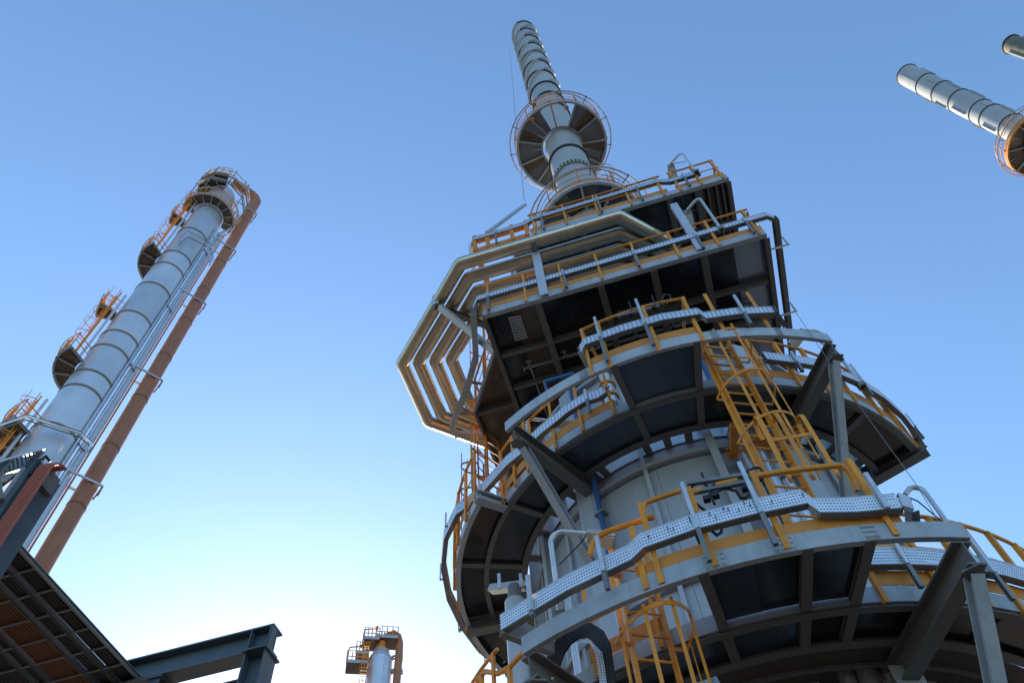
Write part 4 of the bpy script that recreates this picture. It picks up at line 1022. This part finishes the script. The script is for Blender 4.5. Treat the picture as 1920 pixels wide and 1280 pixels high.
zcut = [4, 15, 24, 32, 40, 48, zbt]
for a, d in zip(zcut[:-1], zcut[1:]): B().tube([lp(2.33, 90, a), lp(2.33, 90, d)], RB, 22).build('pipe_run', 'brown', o, True)
for z in (10, 15, 19.5, 24, 28, 32, 36, 40, 44, 48, 52): B().tube([lp(2.33, 90, z), lp(2.33, 90, z+.07)], RB+.018, 22).build('seam_band', 'rust', o, True)
el = []
for i in range(8):
    t = math.pi/2*i/7; el.append(lp(2.33, 90, zbt)+(LC-lp(2.33, 90, 0)).normalized()*.75*(1-math.cos(t))+UP*.75*math.sin(t))
el.append(Vector((LC.x, LC.y, zbt+.75)))
B().tube(el, RB, 22).build('head_elbow', 'brown', o, True)
for i, (x, y) in enumerate(((478, 408), (425, 470), (368, 570), (280, 712), (168, 912))):
    z = lz(x, y, 30)
    g = thing('pipe_guide', ['topmost', 'second highest', 'third highest', 'fourth highest', 'lowest'][i]+' grey guide bracket holding the brown downpipe', 'pipe bracket', tuple(lp(2.2, 90, z)), 'guide brackets of the brown downpipe')
    a = lp(1.15, 80, z); s_ = (lp(2.33, 90, 0)-lp(1.15, 90, 0)).normalized()
    fr = Vector((-math.sin(R_(AZC)), -math.cos(R_(AZC)), 0))
    B().beam(lp(1.0, 90, z)+fr*.47, lp(2.85, 90, z)+fr*.47, .07, .1).build('front_arm', 'galv', g)
    B().beam(lp(1.0, 90, z)-fr*.47, lp(2.85, 90, z)-fr*.47, .07, .1).build('rear_arm', 'galv', g)
    B().beam(lp(2.82, 90, z)+fr*.47, lp(2.82, 90, z)-fr*.47, .06, .1).build('end_bar', 'galv_dark', g)
    B().beam(lp(2.82, 90, z)+fr*.4, lp(2.82, 90, z-.55)+fr*.4, .06, .06).build('lug', 'brown', g)
for i, (x, y) in enumerate(((390, 470), (330, 580), (262, 690), (160, 835))):
    z = lz(x, y, 29.3)
    g = thing('riser_clamp', ['topmost', 'upper', 'lower', 'lowest'][i]+' forked clamp over the risers of the silver column', 'pipe bracket', tuple(lp(1.3, 70, z)), 'riser clamps of the silver column')
    B().tube([lp(1.02, 50, z+.5), lp(1.18, 54, z), lp(1.3, 62, z-.1), lp(1.4, 74, z+.05), lp(1.5, 88, z-.15)], .035, 6).build('clamp_bar', 'galv_dark', g, True)
    B().tube([lp(1.4, 74, z+.05), lp(1.42, 84, z+.4)], .03, 6).build('clamp_fork', 'galv_dark', g, True)
# bent lines crossing the face of the column
for i, (ref, lab) in enumerate((((385, 440), 'upper'), ((100, 795), 'lower'))):
    o = thing('bent_line', lab+' pair of pale lines folded across the face of the silver column', 'pipe', tuple(lp(1.3, 0, 30)), 'folded lines on the silver column')
    if i == 0: pth = ((335, 452), (352, 437), (372, 446), (398, 462), (400, 475), (392, 490)); D = 28.7
    else: pth = ((-30, 808), (0, 797), (50, 780), (150, 812), (172, 832), (165, 845)); D = 28.6
    for k, (dy, r) in enumerate(((0, .055), (7, .03), (-4, .02))):
        B().tube([at_d(x, y+dy, D) for x, y in pth], r, 8).build('line', 'alu_bright' if k == 0 else 'galv_dark', o, True)

# ================================================================== FAR SMALL COLUMN
fd = 60.0
def fp(px, py, D=fd): return at_d(px, py, D)
FC = at_d(713, 1240, fd); FC.z = 0
fa = math.degrees(math.atan2(FC.x, FC.y))
def f_(x, y, z=0):      # local frame: x right, y towards the camera
    d = Vector((-math.sin(R_(fa)), -math.cos(R_(fa)), 0)); rg = Vector((math.cos(R_(fa)), -math.sin(R_(fa)), 0))
    q = FC+rg*x+d*y; return Vector((q.x, q.y, z))
fcol = thing('distant_column', 'small distant silver column at the bottom of the picture', 'column', (FC.x, FC.y, 0))
ztop = 45.2
for a, d in ((0, 20), (20, 32), (32, 38), (38, 41.5), (41.5, ztop)): B().lathe([(1.05, a+.01), (1.05, d-.01)], FC, 28).build('cladding_section', 'column', fcol, True)
B().lathe([(1.05, ztop), (.95, ztop+.4), (.6, ztop+.6), (.3, ztop+.65)], FC, 28).build('domed_head', 'column', fcol, True)
B().lathe([(.72, ztop+.3), (.72, ztop+1.0)], FC, 28).build('neck', 'lamp_body', fcol, True)
for x in (-.2, .35): B().tube([f_(x, 1.02, 10), f_(x, 1.02, ztop)], .03, 6).build('seam_bead', 'alu_bright', fcol, True)
o = thing('brown_gooseneck', 'brown gooseneck pipe arching off the head of the distant column', 'pipe', tuple(f_(1.4, .2, 5)))
gp = [fp(x, y, 59.6) for x, y in ((742, 1300), (745, 1260), (748, 1230), (749, 1205), (746, 1193), (738, 1188), (728, 1192), (718, 1200))]
gp = [Vector((gp[0].x, gp[0].y, 0))]+gp
B().tube(gp, .34, 14).build('pipe_run', 'brown', o, True)
B().tube([gp[-1], gp[-1]-UP*.8+Vector((-.25, 0, 0))], .36, 14).build('reducer', 'orange', o, True)
for i, (y, lab) in enumerate(((1233, 'upper'), (1258, 'lower'))):
    g = thing('pipe_guide', lab+' dark bracket between the distant column and its brown gooseneck', 'pipe bracket', tuple(fp(742, y)), 'brackets of the distant column')
    for q in (0, 5): B().tube([fp(728, y+8-q), fp(738, y+1-q), fp(752, y-q), fp(754, y+5-q)], .1, 6).build('arm', 'galv_dark', g, True)
def f_platform(label, x, y, z, w_, dpt, m_='yellow', n=4):
    o = thing('distant_platform', label, 'platform', tuple(f_(x, y, z)), 'platforms of the distant column')
    rz_ = R_(-fa)
    B().box(f_(x, y, z), w_, dpt, .12, rz_).build('floor_plate', 'plate_brown', o)
    B().box(f_(x, y+dpt/2+.04, z+.1), w_, .06, .3, rz_).build('fascia_beam', 'steel', o)
    cs = [(-w_/2, dpt/2), (w_/2, dpt/2), (w_/2, -dpt/2), (-w_/2, -dpt/2)]
    for h in (.6, 1.15):
        B().tube([f_(x+a, y+c, z+h) for a, c in cs+[cs[0]]], .045, 6).build('rail', m_, o, True)
    for k in range(n+1):
        for c in (-dpt/2, dpt/2): B().tube([f_(x-w_/2+w_*k/n, y+c, z), f_(x-w_/2+w_*k/n, y+c, z+1.15)], .045, 5).build('handrail_post', m_, o)
    return o
def fz(px, py, D=fd): return at_d(px, py, D).z
f_platform('top left square platform of the distant column', -.95, .3, fz(692, 1212), 1.3, 1.6)
f_platform('round-the-head platform of the distant column', .35, .2, fz(722, 1208), 1.9, 1.6, 'yellow')
f_platform('middle platform of the distant column beside its ladder', -1.6, .2, fz(675, 1236), 1.1, 1.4, 'orange')
f_platform('lowest left platform of the distant column', -1.95, .2, fz(665, 1254), 1.8, 1.5, 'yellow')
a_, c_ = f_(-1.55, .9, 0), f_(-1.05, .9, 0)
caged_ladder('caged_ladder', 'yellow caged ladder on the distant column', a_, c_, 30, fz(690, 1205), (f_(0, 1, 0)-f_(0, 0, 0)), [41, 42.2, 43.4, 44.6], None, .3, .4, mname='yellow', sw=.12, rr=.035)
for i, pth in enumerate((((679, 1210), (682, 1188), (684, 1180), (690, 1179), (707, 1177)), ((651, 1240), (654, 1218), (656, 1213), (662, 1212), (678, 1211)))):
    o = thing('lamp_arm', ['higher', 'lower'][i]+' thin bent lamp arm on the distant column', 'floodlight', tuple(fp(*pth[0])), 'lamp arms of the distant column')
    B().tube([fp(*q) for q in pth], .06, 6).build('arm', 'galv_dark', o, True); q = fp(*pth[-1]); B().tube([q-UP*.12, q+UP*.1], .14, 8).build('lamp_head', 'black', o, True)
o = thing('vent_stub', 'tiny twin vents on top of the distant column', 'vent', tuple(fp(718, 1195)))
for x in (715, 720): p = fp(x, 1198); B().tube([p, p+UP*.7], .08, 6).build('vent', 'galv_dark', o, True)

# ================================================================== PIPE RACK, LOWER LEFT
ZR = 9.7
xa = [at_z(*p, ZR).x for p in ((160, 1158), (120, 1178), (100, 1205), (40, 1205), (36, 1265), (0, 1290))]
rows = [at_z(160, 1160, ZR).x, at_z(128, 1182, ZR).x, at_z(93, 1192, ZR).x, at_z(45, 1228, ZR).x, at_z(30, 1245, ZR).x]
yA, yB = at_z(70, 1040, ZR).y-.9, 14.0
lab = ['outer black-bottomed', 'second black-bottomed', 'wide orange-brown', 'narrow black', 'innermost black']
rows.append(rows[-1]-.62)
cols = ['black', 'black', 'cable_rust', 'black', 'black']
for i in range(5):
    x1, x0 = rows[i]-.004, rows[i+1]+.004
    o = thing('ladder_tray', lab[i]+' ladder tray of cables in the rack at the lower left', 'cable tray', ((x0+x1)/2, yA, ZR), 'ladder trays in the pipe rack')
    for x in (x0, x1): B().channel((x, yA, ZR), (x, yB, ZR), .035, .08, side=1 if x == x0 else -1).build('side_rail', 'galv_dark', o)
    y = yA+.2
    while y < yB-.1:
        B().beam((x0+.02, y, ZR-.02), (x1-.02, y, ZR-.02), .03, .02).build('rung', 'bracket', o); y += .45
    nC = max(3, int((x1-x0-.06)/.055))
    for k in range(nC):
        xx = x0+.04+(x1-x0-.08)*(k+.5)/nC; r = (x1-x0-.08)/nC*.5
        B().tube([(xx, yA-.1, ZR+r), (xx+random.uniform(-.006, .006), (yA+yB)/2, ZR+r+random.uniform(0, .008)), (xx, yB, ZR+r)], r*1.02, 8).build('cable', cols[i], o, True)
    B().box(((x0+x1)/2, (yA+yB)/2, ZR+.07), x1-x0-.09, yB-yA, .01).build('cover', 'black', o)
o = thing('rack_post', 'big blue-grey steel column at the left edge carrying the cable rack', 'column', tuple(at_d(60, 960, 9.2)))
DP = 9.3
pt = at_d(112, 911, DP); ztp = pt.z; xp, yb = pt.x, pt.y; yn = yb-.5
def vz(p, z): return Vector((p.x, p.y, z))
B().quad8([(xp-.03, yn, 0), (xp, yn, 0), (xp, yb, 0), (xp-.03, yb, 0), (xp-.03, yn, ztp), (xp, yn, ztp), (xp, yb, ztp), (xp-.03, yb, ztp)]).build('web', 'navy', o)
for y in (yn+.015, yb-.015): B().box((xp-.07, y, ztp/2), .08, .03, ztp).build('flange', 'navy', o)
B().box((xp-.05, (yn+yb)/2, ztp+.012), .1, .52, .02).build('cap_plate', 'navy', o)
# riser tray with orange cables beside the post
o = thing('riser_tray', 'upright perforated tray with bright orange cables clipped along it, on the blue-grey post', 'cable tray', tuple(at_d(60, 960, 9.0)))
qq = at_d(93, 858, 8.95); q0 = vz(qq, 0); zq = qq.z
bt = B(); bt.uv = []
tx = Vector((.98, .18, 0)).normalized()
for z in (0, zq):
    for s_, uu in ((-.24, 0), (-.06, .18)): bt.v.append(tuple(q0+tx*s_+UP*z)); bt.uv.append((z, uu))
bt.f = [[0, 1, 3, 2]]
bt.build('tray_web', 'perf_dark', o)
B().beam(q0-tx*.25, q0-tx*.25+UP*zq, .02, .1, up=Vector((0, -1, 0))).build('tray_flange', 'galv', o)
B().beam(q0-tx*.05+Vector((0, .02, 0)), q0-tx*.05+UP*(zq-.1)+Vector((0, .02, 0)), .02, .06, up=Vector((0, -1, 0))).build('tray_flange', 'galv_dark', o)
for k in range(5):
    s_ = -.02+.042*k
    pts = [q0+tx*s_+Vector((0, -.03, 0)), q0+tx*s_+Vector((0, -.03, zq-.25))]
    for i in range(1, 6):
        t = math.pi/2*i/5; pts.append(q0+tx*s_+Vector((0, -.03, zq-.25))+UP*.2*math.sin(t)+Vector((-.02, .22, 0))*(1-math.cos(t)))
    B().tube(pts, .021, 8).build('cable', 'cable_orange', o, True)
B().tube([q0-tx*.3+Vector((0, .05, 0)), q0-tx*.3+Vector((0, .05, zq-.9))], .02, 6).build('blue_conduit', 'blue', o, True)
B().tube([q0-tx*.1+Vector((0, -.02, zq-.35)), q0-tx*.09+Vector((0, -.04, zq-.1)), q0-tx*.05+Vector((0, -.02, zq+.02)), q0-tx*.01+Vector((0, .05, zq-.02))], .018, 6).build('loop_cable', 'black', o, True)
# level tray joining from the left
a, c = at_d(82, 842, 9.1), at_d(-60, 885, 9.1)
o = thing('level_tray', 'dark perforated level tray coming in from the left edge to the blue-grey post', 'cable tray', tuple(a))
bt = B(); bt.uv = []
L_ = (a-c).length
for p, uu in ((c, 0), (a, L_)):
    for dz, v in ((-.30, 0), (-.02, .28)): bt.v.append((p.x, p.y, p.z+dz)); bt.uv.append((uu, v))
bt.f = [[0, 2, 3, 1]]; bt.build('tray_web', 'perf_dark', o)
B().beam(c, a, .08, .03).build('upper_flange', 'galv', o); B().beam(c-UP*.32, a-UP*.32-Vector((.1, 0, 0)), .08, .03).build('lower_flange', 'galv_dark', o)
B().beam(a-UP*.03, a-UP*.3+Vector((-.1, 0, 0)), .08, .02).build('end_cheek', 'galv_dark', o)
m_ = c.lerp(a, .55); B().beam(m_+UP*.05, m_-UP*.35, .05, .04).build('tray_post', 'galv_dark', o)
B().beam(m_-UP*.35, m_-UP*.75+Vector((.2, .1, 0)), .08, .06).build('tray_arm', 'bracket', o)
o = thing('rack_beam', 'grey steel bracket frame behind the left post, under the level tray', 'beam', tuple(at_d(20, 900, 9.6)))
B().ibeam(at_d(-50, 905, 9.5), at_d(48, 893, 9.5), .16, .2).build('beam', 'steel', o)
B().ibeam(at_d(-50, 890, 9.9), at_d(20, 877, 9.9), .16, .24).build('beam', 'navy', o)
B().beam(at_d(20, 905, 9.5), at_d(55, 855, 9.6), .1, .06).build('brace', 'galv', o)
B().beam(at_d(-40, 960, 9.7), at_d(30, 905, 9.7), .8, .03).build('floor_plate', 'plate', o)
B().box(at_d(82, 905, 9.2), .2, .25, .3).build('block', 'bracket', o)

# goalpost frame
o = thing('portal_frame', 'dark blue steel goalpost of I-beams at the bottom left', 'steel frame', tuple(at_d(490, 1270, 11)))
yg = at_d(505, 1200, 11.0).y
def g(px, py): return at_y(px, py, yg)
e0, e1_ = g(236, 1262), g(517, 1200)
zg = e1_.z
P, Q = Vector((e0.x-3, yg, zg)), Vector((e1_.x, yg, zg))
B().ibeam(P, Q, .3, .44, tf=.03, tw=.02).build('beam', 'navy', o)
xc = (g(487, 1235).x)
B().ibeam((xc, yg, 0), (xc, yg, zg-.235), .34, .36, up=Vector((1, 0, 0)), tf=.03, tw=.02).build('post', 'navy', o)
B().box((xc, yg, zg-.235), .42, .46, .03).build('cap_plate', 'navy', o)
for x in (xc-.17, xc+.16, xc+.19):
    B().beam((x, yg-.085, zg-.19), (x, yg-.085, zg+.19), .02, .13, up=Vector((0, -1, 0))).build('web_stiffener', 'navy', o)
px_ = g(297, 1275); B().ibeam((px_.x, yg, 0), (px_.x, yg, zg-.24), .22, .22).build('post', 'navy', o)
B().box((px_.x, yg, zg-.24), .3, .3, .03).build('cap_plate', 'navy', o)
a, c = g(400, 1279), g(452, 1271); B().ibeam(a-Vector((.2, 0, .15)), c-UP*.1, .12, .12).build('tie_beam', 'galv_dark', o)
